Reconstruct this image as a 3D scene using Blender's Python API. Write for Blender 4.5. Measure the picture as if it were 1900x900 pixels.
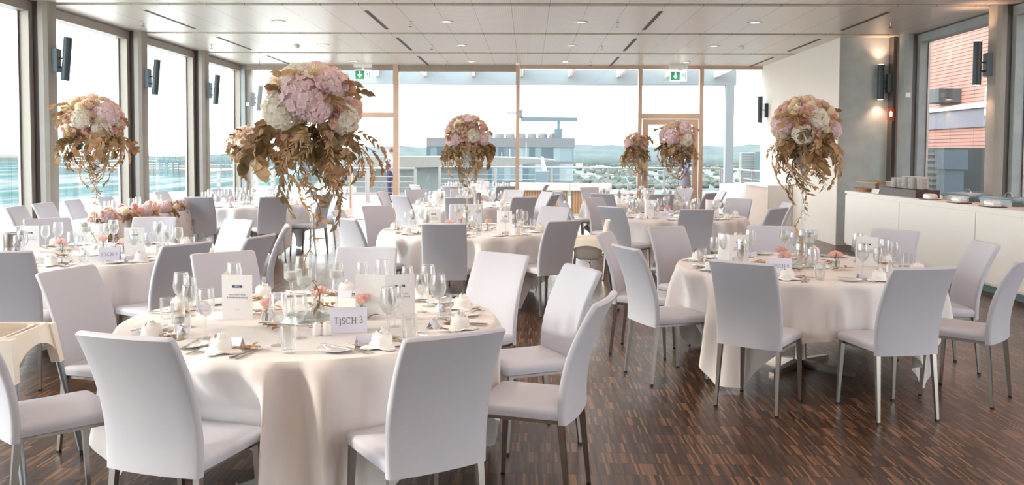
import bpy, math, random
from mathutils import Vector, Matrix, noise
R_ = math.radians
PI = math.pi
for o in list(bpy.data.objects): bpy.data.objects.remove(o)
SC = bpy.context.scene
COL = SC.collection

# ---------------------------------------------------------------- camera
F_PX, YAW, PIT, ROL, CY, EYE = 1630.0, 0.0190, 0.0472, 0.0053, 361.0, 1.6
def _cam():
    cy, sy = math.cos(YAW), math.sin(YAW); cp, sp = math.cos(PIT), math.sin(PIT)
    Fw = Vector((-sy*cp, cy*cp, -sp)); Rt = Vector((cy, sy, 0)); Up = Rt.cross(Fw)
    cr, sr = math.cos(ROL), math.sin(ROL)
    return Fw, cr*Rt+sr*Up, -sr*Rt+cr*Up
FW, RT, UP = _cam()
cd = bpy.data.cameras.new('camera'); cam = bpy.data.objects.new('camera', cd); COL.objects.link(cam)
cd.sensor_width = 36; cd.lens = F_PX/1900*36; cd.shift_y = -(450-CY)/1900
cd.clip_start = 0.05; cd.clip_end = 20000
m = Matrix((RT, UP, -FW)).transposed().to_4x4(); m.translation = (0, 0, EYE); cam.matrix_world = m
SC.camera = cam
def at(u, v, z):
    """point of the plane of height z seen at pixel u, v of the 1900x900 photograph"""
    d = FW+RT*((u-950)/F_PX)-UP*((v-CY)/F_PX)
    t = (z-EYE)/d.z
    return Vector((d.x*t, d.y*t, z))
def px(p):
    d = Vector(p)-Vector((0, 0, EYE)); k = d.dot(FW)
    return 950+F_PX*d.dot(RT)/k if k > 0 else -9999

# ---------------------------------------------------------------- world, sun, exposure
W = bpy.data.worlds.new('world'); SC.world = W; W.use_nodes = True
nt = W.node_tree; nt.nodes.clear()
bg = nt.nodes.new('ShaderNodeBackground'); wo = nt.nodes.new('ShaderNodeOutputWorld')
tc = nt.nodes.new('ShaderNodeTexCoord'); sx = nt.nodes.new('ShaderNodeSeparateXYZ'); rp = nt.nodes.new('ShaderNodeValToRGB')
nt.links.new(tc.outputs['Generated'], sx.inputs[0]); nt.links.new(sx.outputs['Z'], rp.inputs[0])
rp.color_ramp.elements[0].position = 0.0; rp.color_ramp.elements[0].color = (1.0, 0.97, 0.93, 1)
rp.color_ramp.elements[1].position = 0.45; rp.color_ramp.elements[1].color = (0.80, 0.88, 1.0, 1)
nt.links.new(rp.outputs[0], bg.inputs[0]); bg.inputs[1].default_value = 1.0
nt.links.new(bg.outputs[0], wo.inputs[0])
sd = bpy.data.lights.new('sun', 'SUN'); sun = bpy.data.objects.new('sun', sd); COL.objects.link(sun)
sd.energy = 0.55; sd.angle = R_(6); sd.color = (1.0, 0.86, 0.72)
sun.rotation_euler = Vector((0.93, 0.12, -0.36)).to_track_quat('-Z', 'Y').to_euler()
VS = SC.view_settings
VS.view_transform = 'Standard'; VS.look = 'None'; VS.gamma = 1; VS.use_curve_mapping = False; VS.exposure = 2.9
SC.display_settings.display_device = 'sRGB'

# ---------------------------------------------------------------- helpers
class MB:
    def __init__(s): s.v = []; s.f = []; s.M = Matrix()
    def _add(s, vs, fs):
        n = len(s.v); s.v += [tuple(s.M @ Vector(p)) for p in vs]; s.f += [tuple(i+n for i in f) for f in fs]
        return s
    def box(s, x0, x1, y0, y1, z0, z1):
        vs = [(x, y, z) for z in (z0, z1) for y in (y0, y1) for x in (x0, x1)]
        return s._add(vs, [(0, 2, 3, 1), (4, 5, 7, 6), (0, 1, 5, 4), (2, 6, 7, 3), (0, 4, 6, 2), (1, 3, 7, 5)])
    def hexa(s, a, b):  # two quads (4 pts each), bottom and top
        return s._add(list(a)+list(b), [(3, 2, 1, 0), (4, 5, 6, 7), (0, 1, 5, 4), (1, 2, 6, 5), (2, 3, 7, 6), (3, 0, 4, 7)])
    def loft(s, rings, cap=True, closed=True):
        n = len(rings[0]); vs = [p for r in rings for p in r]; fs = []
        for i in range(len(rings)-1):
            for j in range(n if closed else n-1):
                k = (j+1) % n
                fs.append((i*n+j, i*n+k, (i+1)*n+k, (i+1)*n+j))
        if cap: fs.append(tuple(range(n-1, -1, -1))); fs.append(tuple((len(rings)-1)*n+j for j in range(n)))
        return s._add(vs, fs)
    def lathe(s, prof, n=16, c=(0, 0, 0), cap=False):
        return s.loft([[(c[0]+r*math.cos(2*PI*j/n), c[1]+r*math.sin(2*PI*j/n), c[2]+z) for j in range(n)] for r, z in prof], cap)
    def tube(s, pts, r, n=6, r1=None):
        pts = [Vector(p) for p in pts]; rings = []
        for i, p in enumerate(pts):
            d = (pts[min(i+1, len(pts)-1)]-pts[max(i-1, 0)])
            if d.length < 1e-9: d = Vector((0, 0, 1))
            d.normalize(); a = d.cross(Vector((0, 0, 1)) if abs(d.z) < .95 else Vector((1, 0, 0))).normalized(); b = d.cross(a)
            rr = r if r1 is None else r+(r1-r)*i/(len(pts)-1)
            rings.append([tuple(p+rr*(math.cos(2*PI*j/n)*a+math.sin(2*PI*j/n)*b)) for j in range(n)])
        return s.loft(rings)
    def prism(s, poly, z0, z1):
        n = len(poly)
        return s._add([(x, y, z0) for x, y in poly]+[(x, y, z1) for x, y in poly],
                      [tuple(range(n-1, -1, -1)), tuple(range(n, 2*n))]+[(i, (i+1) % n, n+(i+1) % n, n+i) for i in range(n)])
    def mesh(s, name, mt, smooth=None):
        me = bpy.data.meshes.new(name); me.from_pydata(s.v, [], s.f); me.materials.append(mt)
        if smooth is not None:
            me.polygons.foreach_set('use_smooth', [True]*len(me.polygons))
            if smooth < 180: me.set_sharp_from_angle(angle=R_(smooth))
        me.update(); return me
    def build(s, name, mt, parent=None, smooth=None, loc=None):
        o = bpy.data.objects.new(name, s.mesh(name, mt, smooth)); COL.objects.link(o)
        if parent: o.parent = parent
        if loc is not None: o.location = loc
        return o
REG = []
def reg(o, label, cat, group=None):
    o['label'] = label; o['category'] = cat
    if group: o['group'] = group
    REG.append(o); return o
def empty(name, loc=(0, 0, 0), rz=0):
    o = bpy.data.objects.new(name, None); COL.objects.link(o); o.location = loc; o.rotation_euler = (0, 0, rz)
    o.empty_display_size = .05; return o
def struct(o): o['kind'] = 'structure'; return o
def kids(o): return KID.get(o.name, [])
def clone(o, loc, rz=0, scale=None):
    c = o.copy(); COL.objects.link(c); c.location = loc; c.rotation_euler = (0, 0, rz)
    for k in ('label', 'category', 'group'):
        if k in c: del c[k]
    if scale: c.scale = (scale,)*3
    for ch in o.children:
        d = ch.copy(); COL.objects.link(d); d.parent = c
        for g in ch.children:
            e = g.copy(); COL.objects.link(e); e.parent = d
    return c
class Proto:
    """first use gives the source itself, later uses give copies"""
    def __init__(s, root): s.r = root; s.used = False
    def put(s, loc, rz=0, scale=None):
        if not s.used:
            s.used = True; o = s.r; o.location = loc; o.rotation_euler = (0, 0, rz)
            if scale: o.scale = (scale,)*3
            return o
        o = clone(s.r, loc, rz, scale)
        if not scale: o.scale = (1, 1, 1)
        return o

# ---------------------------------------------------------------- materials
def mat(name, col, rough=.5, metal=0, spec=.5, sheen=0, bump=None, var=None, emit=None, coat=0, sss=0):
    m = bpy.data.materials.new(name); m.use_nodes = True; t = m.node_tree; b = t.nodes['Principled BSDF']
    b.inputs['Base Color'].default_value = (*col, 1); b.inputs['Roughness'].default_value = rough
    b.inputs['Metallic'].default_value = metal; b.inputs['Specular IOR Level'].default_value = spec
    b.inputs['Sheen Weight'].default_value = sheen; b.inputs['Coat Weight'].default_value = coat
    if sss: b.inputs['Subsurface Weight'].default_value = sss; b.inputs['Subsurface Radius'].default_value = (.02, .015, .01)
    if emit: b.inputs['Emission Color'].default_value = (*emit[0], 1); b.inputs['Emission Strength'].default_value = emit[1]
    if bump or var:
        tcn = t.nodes.new('ShaderNodeTexCoord')
    if bump:  # scale, strength
        n = t.nodes.new('ShaderNodeTexNoise'); n.inputs['Scale'].default_value = bump[0]; n.inputs['Detail'].default_value = 3
        t.links.new(tcn.outputs['Object'], n.inputs['Vector'])
        bp = t.nodes.new('ShaderNodeBump'); bp.inputs['Strength'].default_value = bump[1]; bp.inputs['Distance'].default_value = .01
        t.links.new(n.outputs['Fac'], bp.inputs['Height']); t.links.new(bp.outputs[0], b.inputs['Normal'])
    if var:  # scale, other colour [, vector scale]
        n = t.nodes.new('ShaderNodeTexNoise'); n.inputs['Scale'].default_value = var[0]; n.inputs['Detail'].default_value = 4
        mp = t.nodes.new('ShaderNodeMapping'); mp.inputs['Scale'].default_value = var[2] if len(var) > 2 else (1, 1, 1)
        t.links.new(tcn.outputs['Object'], mp.inputs[0]); t.links.new(mp.outputs[0], n.inputs['Vector'])
        r = t.nodes.new('ShaderNodeValToRGB'); r.color_ramp.elements[0].position = .35; r.color_ramp.elements[1].position = .65
        r.color_ramp.elements[0].color = (*col, 1); r.color_ramp.elements[1].color = (*var[1], 1)
        t.links.new(n.outputs['Fac'], r.inputs[0]); t.links.new(r.outputs[0], b.inputs['Base Color'])
    return m
def glassy(name, tint=(1, 1, 1), base=.06, edge=.9, rough=.02, blend=.35, lit=.45):
    m = bpy.data.materials.new(name); m.use_nodes = True; t = m.node_tree; t.nodes.clear()
    out = t.nodes.new('ShaderNodeOutputMaterial'); mx = t.nodes.new('ShaderNodeMixShader')
    tr = t.nodes.new('ShaderNodeBsdfTransparent'); gl = t.nodes.new('ShaderNodeBsdfGlossy')
    tr.inputs[0].default_value = (*tint, 1); gl.inputs['Roughness'].default_value = rough
    lw = t.nodes.new('ShaderNodeLayerWeight'); lw.inputs[0].default_value = blend
    tl_ = t.nodes.new('ShaderNodeBsdfTranslucent'); df_ = t.nodes.new('ShaderNodeAddShader'); m2_ = t.nodes.new('ShaderNodeMixShader'); m2_.inputs[0].default_value = lit  # white translucent share at the edges stands in for backlight refracted by glass
    t.links.new(gl.outputs[0], m2_.inputs[1]); t.links.new(tl_.outputs[0], m2_.inputs[2]); t.nodes.remove(df_)
    mr = t.nodes.new('ShaderNodeMapRange'); mr.inputs[3].default_value = base; mr.inputs[4].default_value = edge
    t.links.new(lw.outputs['Facing'], mr.inputs[0]); t.links.new(mr.outputs[0], mx.inputs[0])
    t.links.new(tr.outputs[0], mx.inputs[1]); t.links.new(m2_.outputs[0], mx.inputs[2]); t.links.new(mx.outputs[0], out.inputs[0])
    return m
FAB = mat('chair_fabric', (.535, .55, .62), .55, spec=.35, sheen=.15, bump=(350, .12))
STEEL = mat('brushed_steel', (.33, .30, .28), .32, 1)
BLACK = mat('black_plastic', (.015, .015, .015), .5)
CLOTH = mat('table_linen', (.78, .765, .765), .8, spec=.2, sheen=.1, bump=(500, .08))
LINEN = mat('napkin_linen', (.9, .9, .89), .8, spec=.2, sss=.0, bump=(60, .2))
CHINA = mat('white_china', (.86, .85, .84), .12, spec=.6)
SILVER = mat('polished_cutlery', (.62, .57, .52), .18, 1)
GLASS = glassy('clear_glass', (.985, .99, .99), .06, .85, .03, .35)
VGLASS = glassy('vase_glass', (.95, .97, .97), .10, .85, .03, .4)
PANE = glassy('window_pane', (.95, .98, .975), .03, .5, .0, .15, 0)
CARD = mat('white_card', (.84, .85, .86), .7)
LILAC = mat('lilac_card', (.74, .76, .90), .7)
INK = mat('grey_ink', (.10, .11, .16), .7)
NAVY = mat('navy_print', (.02, .06, .16), .6)
GOLDP = mat('gold_print', (.65, .42, .2), .6)
def petalmat(name, a, b_, tl=.45, each=False):
    m = bpy.data.materials.new(name); m.use_nodes = True; t = m.node_tree; t.nodes.clear()
    out = t.nodes.new('ShaderNodeOutputMaterial'); mx = t.nodes.new('ShaderNodeMixShader'); mx.inputs[0].default_value = tl
    df = t.nodes.new('ShaderNodeBsdfDiffuse'); tl_ = t.nodes.new('ShaderNodeBsdfTranslucent'); tcn = t.nodes.new('ShaderNodeTexCoord')
    n = t.nodes.new('ShaderNodeTexNoise'); n.inputs['Scale'].default_value = 3; t.links.new(tcn.outputs['Object'], n.inputs['Vector'])
    rr = t.nodes.new('ShaderNodeValToRGB'); rr.color_ramp.elements[0].position = .38; rr.color_ramp.elements[1].position = .62
    rr.color_ramp.elements[0].color = (*a, 1); rr.color_ramp.elements[1].color = (*b_, 1)
    fac = n.outputs['Fac']
    if each:   # every spray has its own tone
        oi = t.nodes.new('ShaderNodeObjectInfo'); ad = t.nodes.new('ShaderNodeMath'); ad.operation = 'MULTIPLY_ADD'
        t.links.new(oi.outputs['Random'], ad.inputs[0]); ad.inputs[1].default_value = .36; sb = t.nodes.new('ShaderNodeMath'); sb.operation = 'SUBTRACT'
        t.links.new(n.outputs['Fac'], sb.inputs[0]); sb.inputs[1].default_value = .18; t.links.new(sb.outputs[0], ad.inputs[2]); fac = ad.outputs[0]
    t.links.new(fac, rr.inputs[0]); t.links.new(rr.outputs[0], df.inputs[0]); t.links.new(rr.outputs[0], tl_.inputs[0])
    t.links.new(df.outputs[0], mx.inputs[1]); t.links.new(tl_.outputs[0], mx.inputs[2]); t.links.new(mx.outputs[0], out.inputs[0]); return m
PINKH = petalmat('pink_hydrangea', (.93, .77, .79), (.95, .87, .90))
WHITEH = petalmat('white_hydrangea', (.95, .90, .80), (.93, .94, .90))
ROSEP = petalmat('blush_rose', (.94, .72, .62), (.96, .83, .74))
ROSED = petalmat('pink_rose', (.92, .62, .58), (.95, .77, .72))
CREAM = petalmat('cream_pompon', (.93, .84, .60), (.95, .93, .78))
GOLD = petalmat('dried_gold_leaf', (.36, .22, .115), (.62, .44, .27), .35, True)
GOLDD = petalmat('dark_olive_leaf', (.17, .125, .07), (.36, .27, .15), .3, True)
STEMG = mat('green_stem', (.10, .16, .05), .6)
PLAST = mat('cream_plastic', (.84, .79, .70), .38, spec=.5)
ALU = mat('grey_aluminium', (.35, .38, .40), .4, 1)
CONC = mat('pale_concrete', (.52, .58, .58), .8, bump=(40, .25), var=(5, (.45, .51, .52)))
WHITEW = mat('white_plaster', (.88, .84, .77), .8, bump=(80, .05))
COLM = mat('painted_column', (.36, .33, .29), .55, var=(3, (.32, .30, .27)))
COLG = mat('grey_column', (.36, .40, .40), .5, var=(4, (.30, .34, .34)))
FRAME = mat('window_frame_metal', (.34, .31, .27), .45, .3)
FRAMED = mat('window_frame_dark', (.13, .11, .10), .5, .2)
FRAMEB = mat('bronze_frame', (.58, .43, .33), .5, .2)
GASKET = mat('dark_gasket', (.07, .05, .045), .6)
BEAMC = mat('ceiling_channel', (.34, .29, .24), .6)
LAMPB = mat('graphite_lamp', (.05, .07, .08), .45, .3)
COUNTER = mat('white_counter', (.90, .89, .85), .5)
KICK = mat('teal_grey_plinth', (.16, .25, .27), .6)
WOODB = mat('basket_brown', (.32, .17, .08), .6, var=(30, (.5, .3, .16)))
DARKBOX = mat('dark_riser', (.065, .04, .04), .5)
WHITEP = mat('white_plastic', (.85, .85, .84), .4)
GREENS = mat('sign_green', (.01, .16, .08), .4, emit=((.01, .16, .08), .15))
SIGNW = mat('sign_white', (.9, .92, .9), .4, emit=((.9, .95, .9), .25))
REDS = mat('fire_red', (.75, .10, .03), .4)
BLUEP = mat('pale_blue_steel', (.22, .42, .52), .25, .4)
SKIN = mat('skin', (.62, .38, .30), .6)
SHIRT = mat('white_shirt', (.36, .39, .46), .8)
TROUS = mat('dark_trousers', (.035, .03, .07), .8)
HAIR = mat('brown_hair', (.16, .07, .03), .7)
SKIRT = mat('grey_skirt', (.10, .09, .11), .8)
BLOUSE = mat('blue_blouse', (.12, .18, .32), .8)
DECK = mat('terrace_deck', (.25, .20, .175), .7, var=(2, (.20, .16, .14), (14, .6, 1)))
RAILM = mat('railing_steel', (.26, .255, .235), .5, .2)
WAX = mat('candle_wax', (.88, .86, .80), .5)
LAMPW = mat('lamp_glow', (1, .8, .6), .5, emit=((1.0, .62, .36), 2))
MIRROR = mat('mirror_plate', (.75, .78, .78), .05, 1)
REDTOY = mat('red_sweets', (.55, .03, .01), .5)
YELTOY = mat('yellow_sweets', (.8, .45, .03), .5)
PAPERB = mat('kraft_paper', (.50, .38, .26), .8)

def nodes_mat(name):
    m = bpy.data.materials.new(name); m.use_nodes = True; t = m.node_tree
    return m, t, t.nodes['Principled BSDF']
def N(t, typ, **k):
    n = t.nodes.new(typ)
    for a, b in k.items(): setattr(n, a, b)
    return n
def math_(t, op, a, b=None, c=None):
    n = t.nodes.new('ShaderNodeMath'); n.operation = op
    for i, x in enumerate((a, b, c)):
        if x is None: continue
        if isinstance(x, (int, float)): n.inputs[i].default_value = x
        else: t.links.new(x, n.inputs[i])
    return n.outputs[0]
def ramp(t, fac, stops):
    r = t.nodes.new('ShaderNodeValToRGB'); e = r.color_ramp.elements
    while len(e) < len(stops): e.new(.5)
    for i, (p, c) in enumerate(stops): e[i].position = p; e[i].color = (*c, 1)
    t.links.new(fac, r.inputs[0]); return r.outputs[0]
# mosaic parquet of narrow upright strips
PARQ, t, b = nodes_mat('mosaic_parquet')
g = N(t, 'ShaderNodeTexCoord'); s = N(t, 'ShaderNodeSeparateXYZ'); t.links.new(g.outputs['Object'], s.inputs[0])
row = math_(t, 'FLOOR', math_(t, 'DIVIDE', s.outputs['Y'], .16))
cx = math_(t, 'ADD', math_(t, 'DIVIDE', s.outputs['X'], .0125), math_(t, 'MULTIPLY', row, 7.37))
cellx = math_(t, 'FLOOR', cx)
cmb = N(t, 'ShaderNodeCombineXYZ'); t.links.new(cellx, cmb.inputs[0]); t.links.new(row, cmb.inputs[1])
wn = N(t, 'ShaderNodeTexWhiteNoise'); t.links.new(cmb.outputs[0], wn.inputs['Vector'])
c1 = ramp(t, wn.outputs['Value'], [(0, (.030, .015, .010)), (.45, (.070, .036, .021)), (.78, (.115, .060, .034)), (1, (.27, .135, .065))])
fx = math_(t, 'FRACT', cx); fy = math_(t, 'FRACT', math_(t, 'DIVIDE', s.outputs['Y'], .16))
jl = math_(t, 'MULTIPLY', math_(t, 'GREATER_THAN', fy, .03), math_(t, 'GREATER_THAN', fx, .06))
mx = N(t, 'ShaderNodeMix', data_type='RGBA'); mx.inputs[6].default_value = (.015, .008, .005, 1)
t.links.new(jl, mx.inputs[0]); t.links.new(c1, mx.inputs[7])
nz = N(t, 'ShaderNodeTexNoise'); nz.inputs['Scale'].default_value = 1.3; t.links.new(g.outputs['Object'], nz.inputs['Vector'])
t.links.new(mx.outputs[2], b.inputs['Base Color'])
t.links.new(math_(t, 'MULTIPLY_ADD', nz.outputs['Fac'], .18, .24), b.inputs['Roughness']); b.inputs['Specular IOR Level'].default_value = .55
# metal ceiling panels: seams every 0.535 m and fine perforation
CEILM, t, b = nodes_mat('ceiling_panels')
g = N(t, 'ShaderNodeTexCoord'); s = N(t, 'ShaderNodeSeparateXYZ'); t.links.new(g.outputs['Object'], s.inputs[0])
fr = math_(t, 'FRACT', math_(t, 'DIVIDE', math_(t, 'ADD', s.outputs['X'], 20.06), .535))
seam = math_(t, 'LESS_THAN', fr, .016)
px_ = math_(t, 'ABSOLUTE', math_(t, 'SUBTRACT', math_(t, 'FRACT', math_(t, 'DIVIDE', s.outputs['X'], .03)), .5))
py_ = math_(t, 'ABSOLUTE', math_(t, 'SUBTRACT', math_(t, 'FRACT', math_(t, 'DIVIDE', s.outputs['Y'], .03)), .5))
hole = math_(t, 'LESS_THAN', math_(t, 'ADD', math_(t, 'POWER', px_, 2), math_(t, 'POWER', py_, 2)), .035)
mx = N(t, 'ShaderNodeMix', data_type='RGBA'); mx.inputs[6].default_value = (.72, .665, .59, 1); mx.inputs[7].default_value = (.48, .43, .37, 1)
t.links.new(hole, mx.inputs[0])
m2 = N(t, 'ShaderNodeMix', data_type='RGBA'); m2.inputs[7].default_value = (.30, .26, .22, 1)
t.links.new(seam, m2.inputs[0]); t.links.new(mx.outputs[2], m2.inputs[6]); t.links.new(m2.outputs[2], b.inputs['Base Color'])
b.inputs['Roughness'].default_value = .34; b.inputs['Metallic'].default_value = .25
# terracotta louvre facade
BRICK, t, b = nodes_mat('terracotta_cladding')
g = N(t, 'ShaderNodeTexCoord'); s = N(t, 'ShaderNodeSeparateXYZ'); t.links.new(g.outputs['Object'], s.inputs[0])
fz = math_(t, 'FRACT', math_(t, 'DIVIDE', s.outputs['Z'], .095)); fyy = math_(t, 'FRACT', math_(t, 'DIVIDE', s.outputs['Y'], 1.25))
ln = math_(t, 'MAXIMUM', math_(t, 'LESS_THAN', fz, .20), math_(t, 'LESS_THAN', fyy, .012))
mx = N(t, 'ShaderNodeMix', data_type='RGBA'); mx.inputs[6].default_value = (.36, .165, .125, 1); mx.inputs[7].default_value = (.08, .035, .03, 1)
t.links.new(ln, mx.inputs[0]); t.links.new(mx.outputs[2], b.inputs['Base Color']); b.inputs['Roughness'].default_value = .7
# far landscape: harbour, trees and pale roofs
LAND, t, b = nodes_mat('far_landscape')
g = N(t, 'ShaderNodeTexCoord'); mp = N(t, 'ShaderNodeMapping'); mp.inputs['Scale'].default_value = (1, .22, 1)
t.links.new(g.outputs['Object'], mp.inputs[0])
n1 = N(t, 'ShaderNodeTexNoise'); n1.inputs['Scale'].default_value = .018; n1.inputs['Detail'].default_value = 9; n1.inputs['Roughness'].default_value = .65
t.links.new(mp.outputs[0], n1.inputs['Vector'])
c = ramp(t, n1.outputs['Fac'], [(.30, (.045, .065, .062)), (.45, (.065, .085, .077)), (.55, (.09, .10, .09)), (.62, (.15, .15, .14)), (.72, (.20, .195, .18))])
t.links.new(c, b.inputs['Base Color']); b.inputs['Roughness'].default_value = 1
SEA, t, b = nodes_mat('harbour_water')
g = N(t, 'ShaderNodeTexCoord'); mp = N(t, 'ShaderNodeMapping'); mp.inputs['Scale'].default_value = (1, .12, 1)
t.links.new(g.outputs['Object'], mp.inputs[0])
n1 = N(t, 'ShaderNodeTexNoise'); n1.inputs['Scale'].default_value = .006; n1.inputs['Detail'].default_value = 10; n1.inputs['Roughness'].default_value = .6
t.links.new(mp.outputs[0], n1.inputs['Vector'])
c = ramp(t, n1.outputs['Fac'], [(.32, (.04, .082, .079)), (.50, (.06, .105, .10)), (.56, (.09, .13, .125)), (.60, (.17, .175, .165))])
t.links.new(c, b.inputs['Base Color']); b.inputs['Roughness'].default_value = 1; b.inputs['Specular IOR Level'].default_value = 0
HILL = mat('wooded_hill', (.085, .105, .100), 1, spec=0, var=(.01, (.11, .125, .118)))
OFFICE, t, b = nodes_mat('office_glass_facade')
g = N(t, 'ShaderNodeTexCoord'); s = N(t, 'ShaderNodeSeparateXYZ'); t.links.new(g.outputs['Object'], s.inputs[0])
cxx = math_(t, 'FLOOR', math_(t, 'DIVIDE', math_(t, 'ADD', s.outputs['X'], s.outputs['Y']), 1.05)); czz = math_(t, 'FLOOR', math_(t, 'DIVIDE', s.outputs['Z'], 3.4))
cmb = N(t, 'ShaderNodeCombineXYZ'); t.links.new(cxx, cmb.inputs[0]); t.links.new(czz, cmb.inputs[1])
wn = N(t, 'ShaderNodeTexWhiteNoise'); t.links.new(cmb.outputs[0], wn.inputs['Vector'])
c = ramp(t, wn.outputs['Value'], [(0, (.015, .035, .045)), (.45, (.05, .09, .105)), (1, (.14, .18, .19))])
fz = math_(t, 'FRACT', math_(t, 'DIVIDE', s.outputs['Z'], 3.4)); fl = math_(t, 'LESS_THAN', fz, .12)
mx = N(t, 'ShaderNodeMix', data_type='RGBA'); mx.inputs[7].default_value = (.06, .06, .065, 1)
t.links.new(fl, mx.inputs[0]); t.links.new(c, mx.inputs[6]); t.links.new(mx.outputs[2], b.inputs['Base Color']); b.inputs['Roughness'].default_value = .3
TOWN = mat('town_wall', (.15, .145, .135), .9); TOWERG = mat('tower_glass', (.05, .08, .09), .5)
SLATW, t, b = nodes_mat('wood_slat_panel')
g = N(t, 'ShaderNodeTexCoord'); s = N(t, 'ShaderNodeSeparateXYZ'); t.links.new(g.outputs['Object'], s.inputs[0])
f1 = math_(t, 'LESS_THAN', math_(t, 'FRACT', math_(t, 'DIVIDE', s.outputs['X'], .07)), .25)
mx = N(t, 'ShaderNodeMix', data_type='RGBA'); mx.inputs[6].default_value = (.50, .30, .17, 1); mx.inputs[7].default_value = (.2, .1, .05, 1)
t.links.new(f1, mx.inputs[0]); t.links.new(mx.outputs[2], b.inputs['Base Color'])

# ================================================================ STRUCTURE
CEIL, XL, XR, YB, YF = 3.65, -7.0, 6.75, 20.75, -4.0
COLS = [12.0-2.93*k for k in range(5, 0, -1)]+[12.0, 14.93, 17.86, 20.75]
COLSR = [12.16+2.93*k for k in range(-5, 1)]+[15.09]
struct(MB().box(XL-.1, XR+.1, YF-.1, YB+.1, -.2, 0).build('floor', PARQ))
cl = MB()
BE = [12.25+2.96*k for k in range(-5, 3)]
prev = YF
for y in BE+[YB]:
    cl.box(XL-.1, XR+.1, prev, y-.11 if y < YB else YB+.1, CEIL, CEIL+.06); prev = y+.11
cl.box(XL-.1, XR+.1, YF-.1, YB+.1, CEIL+.12, CEIL+.3)
struct(cl.build('ceiling', CEILM))
for i, y in enumerate(BE):
    if y < 9: continue
    struct(MB().box(XL-.1, XR+.1, y-.11, y+.11, CEIL+.03, CEIL+.12).build('trim_%d' % (i+1), BEAMC))
struct(MB().box(XL-.1, XR+.1, YF-.2, YF, 0, CEIL).build('wall_front', WHITEW))

# side curtain walls
def side_window(n, x, sgn, y0, y1):
    """bay from the back of one column to the front of the next; sgn=+1 points to the room"""
    w = empty('window_%d' % n, (x, y0, 0)); struct(w); d = y1-y0; a, b_ = sorted((0, sgn*.18))
    fr = MB().box(a, b_, 0, .1, 0, CEIL-.02).box(a, b_, d-.10, d, 0, CEIL-.02).box(a, b_, .1, d-.1, CEIL-.15, CEIL-.02).box(a, b_, .1, d-.1, 0, .12)
    f = fr.build('frame', FRAME if sgn > 0 else COLG, w)
    a2, b2 = sorted((sgn*.02, sgn*.05))
    MB().box(a2, b2, .10, .125, .12, CEIL-.15).box(a2, b2, d-.135, d-.10, .12, CEIL-.15).build('glazing_bead', STEEL, f)
    a3, b3 = sorted((sgn*.03, sgn*.045))
    MB().box(a3, b3, .125, d-.135, .12, CEIL-.15).build('pane', PANE, w)
wn_ = 1
def column(x, sgn, y, mt):
    # rounded box column standing a little inside the glass line, with the dark joint behind it
    pts = []
    x0, x1 = .26, .40
    prof = [(x0, 0), (x0+.07, 0), (x1-.02, .03), (x1, .07), (x1, .22), (x0, .22)]
    mb = MB().loft([[(x+sgn*a, y+b_, z) for a, b_ in prof] for z in (0, CEIL+.02)])
    return mb.build('trim_%d' % (100+int(y*10)+(500 if sgn < 0 else 0)), mt, smooth=30)
for k, y in enumerate(COLS):
    struct(column(XL, 1, y, COLM))
    struct(MB().box(XL, XL+.26, y+.02, y+.16, 0, CEIL).build('trim_%d' % (300+k), GASKET))
    if k: side_window(wn_, XL, 1, COLS[k-1]+.16, y+.02); wn_ += 1
for k, y in enumerate(COLSR):
    struct(column(XR, -1, y, COLG if k != 5 else COLM))
    struct(MB().box(XR-.26, XR, y+.02, y+.16, 0, CEIL).build('trim_%d' % (400+k), FRAMED))
    if k: side_window(wn_, XR, -1, COLSR[k-1]+.16, y+.02); wn_ += 1
struct(MB().box(XL-.1, XL+.1, YF, COLS[0]+.05, 0, CEIL).build('wall_left', WHITEW))
struct(MB().box(XR-.1, XR+.1, YF, COLSR[0]+.05, 0, CEIL).build('wall_right', WHITEW))
# stair core block with concrete face and white side
struct(MB().box(5.45, XR+.1, 15.62, YB+.1, 0, CEIL+.02).build('wall_core', CONC))
struct(MB().box(5.435, 5.45, 15.61, YB, 0, CEIL).build('wall_core_side', WHITEW))
struct(MB().box(6.30, 6.36, 15.42, 15.62, 0, CEIL).build('trim_20', FRAMED))
# back glass wall
MUL = [-6.86, -4.62, -3.14, -.27, 2.60, 4.03, 6.0]
for i, x in enumerate(MUL):
    w_ = .13 if i in (1, 2) else .09
    if i == 0: w_ = .3
    struct(MB().box(x-w_/2, x+w_/2, YB-.06, YB+.10, 0, CEIL).build('trim_%d' % (30+i), FRAMEB if i else COLG))
struct(MB().box(XL, -3.14, YB-.05, YB+.09, CEIL-.12, CEIL+.05).box(-3.07, -.3, YB-.05, YB+.09, CEIL-.14, CEIL+.05).build('trim_40', BEAMC))
struct(MB().box(-.22, 5.98, YB-.05, YB+.09, CEIL-.07, CEIL+.05).build('trim_41', FRAMEB))
struct(MB().box(XL, -4.68, YB-.05, YB+.09, 0, .10).box(-3.07, 2.56, YB-.05, YB+.09, 0, .10).box(4.07, 5.98, YB-.05, YB+.09, 0, .10).build('trim_42', FRAMEB))
for a, b_ in ((-6.7, -4.69), (-3.07, -.32), (-.22, 2.55), (4.08, 5.95)):
    w = struct(empty('window_%d' % wn_, ((a+b_)/2, YB, 0))); wn_ += 1
    c = (a+b_)/2; MB().box(a-c, b_-c, .01, .03, .10, CEIL-.10).build('pane', PANE, w)
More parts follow.
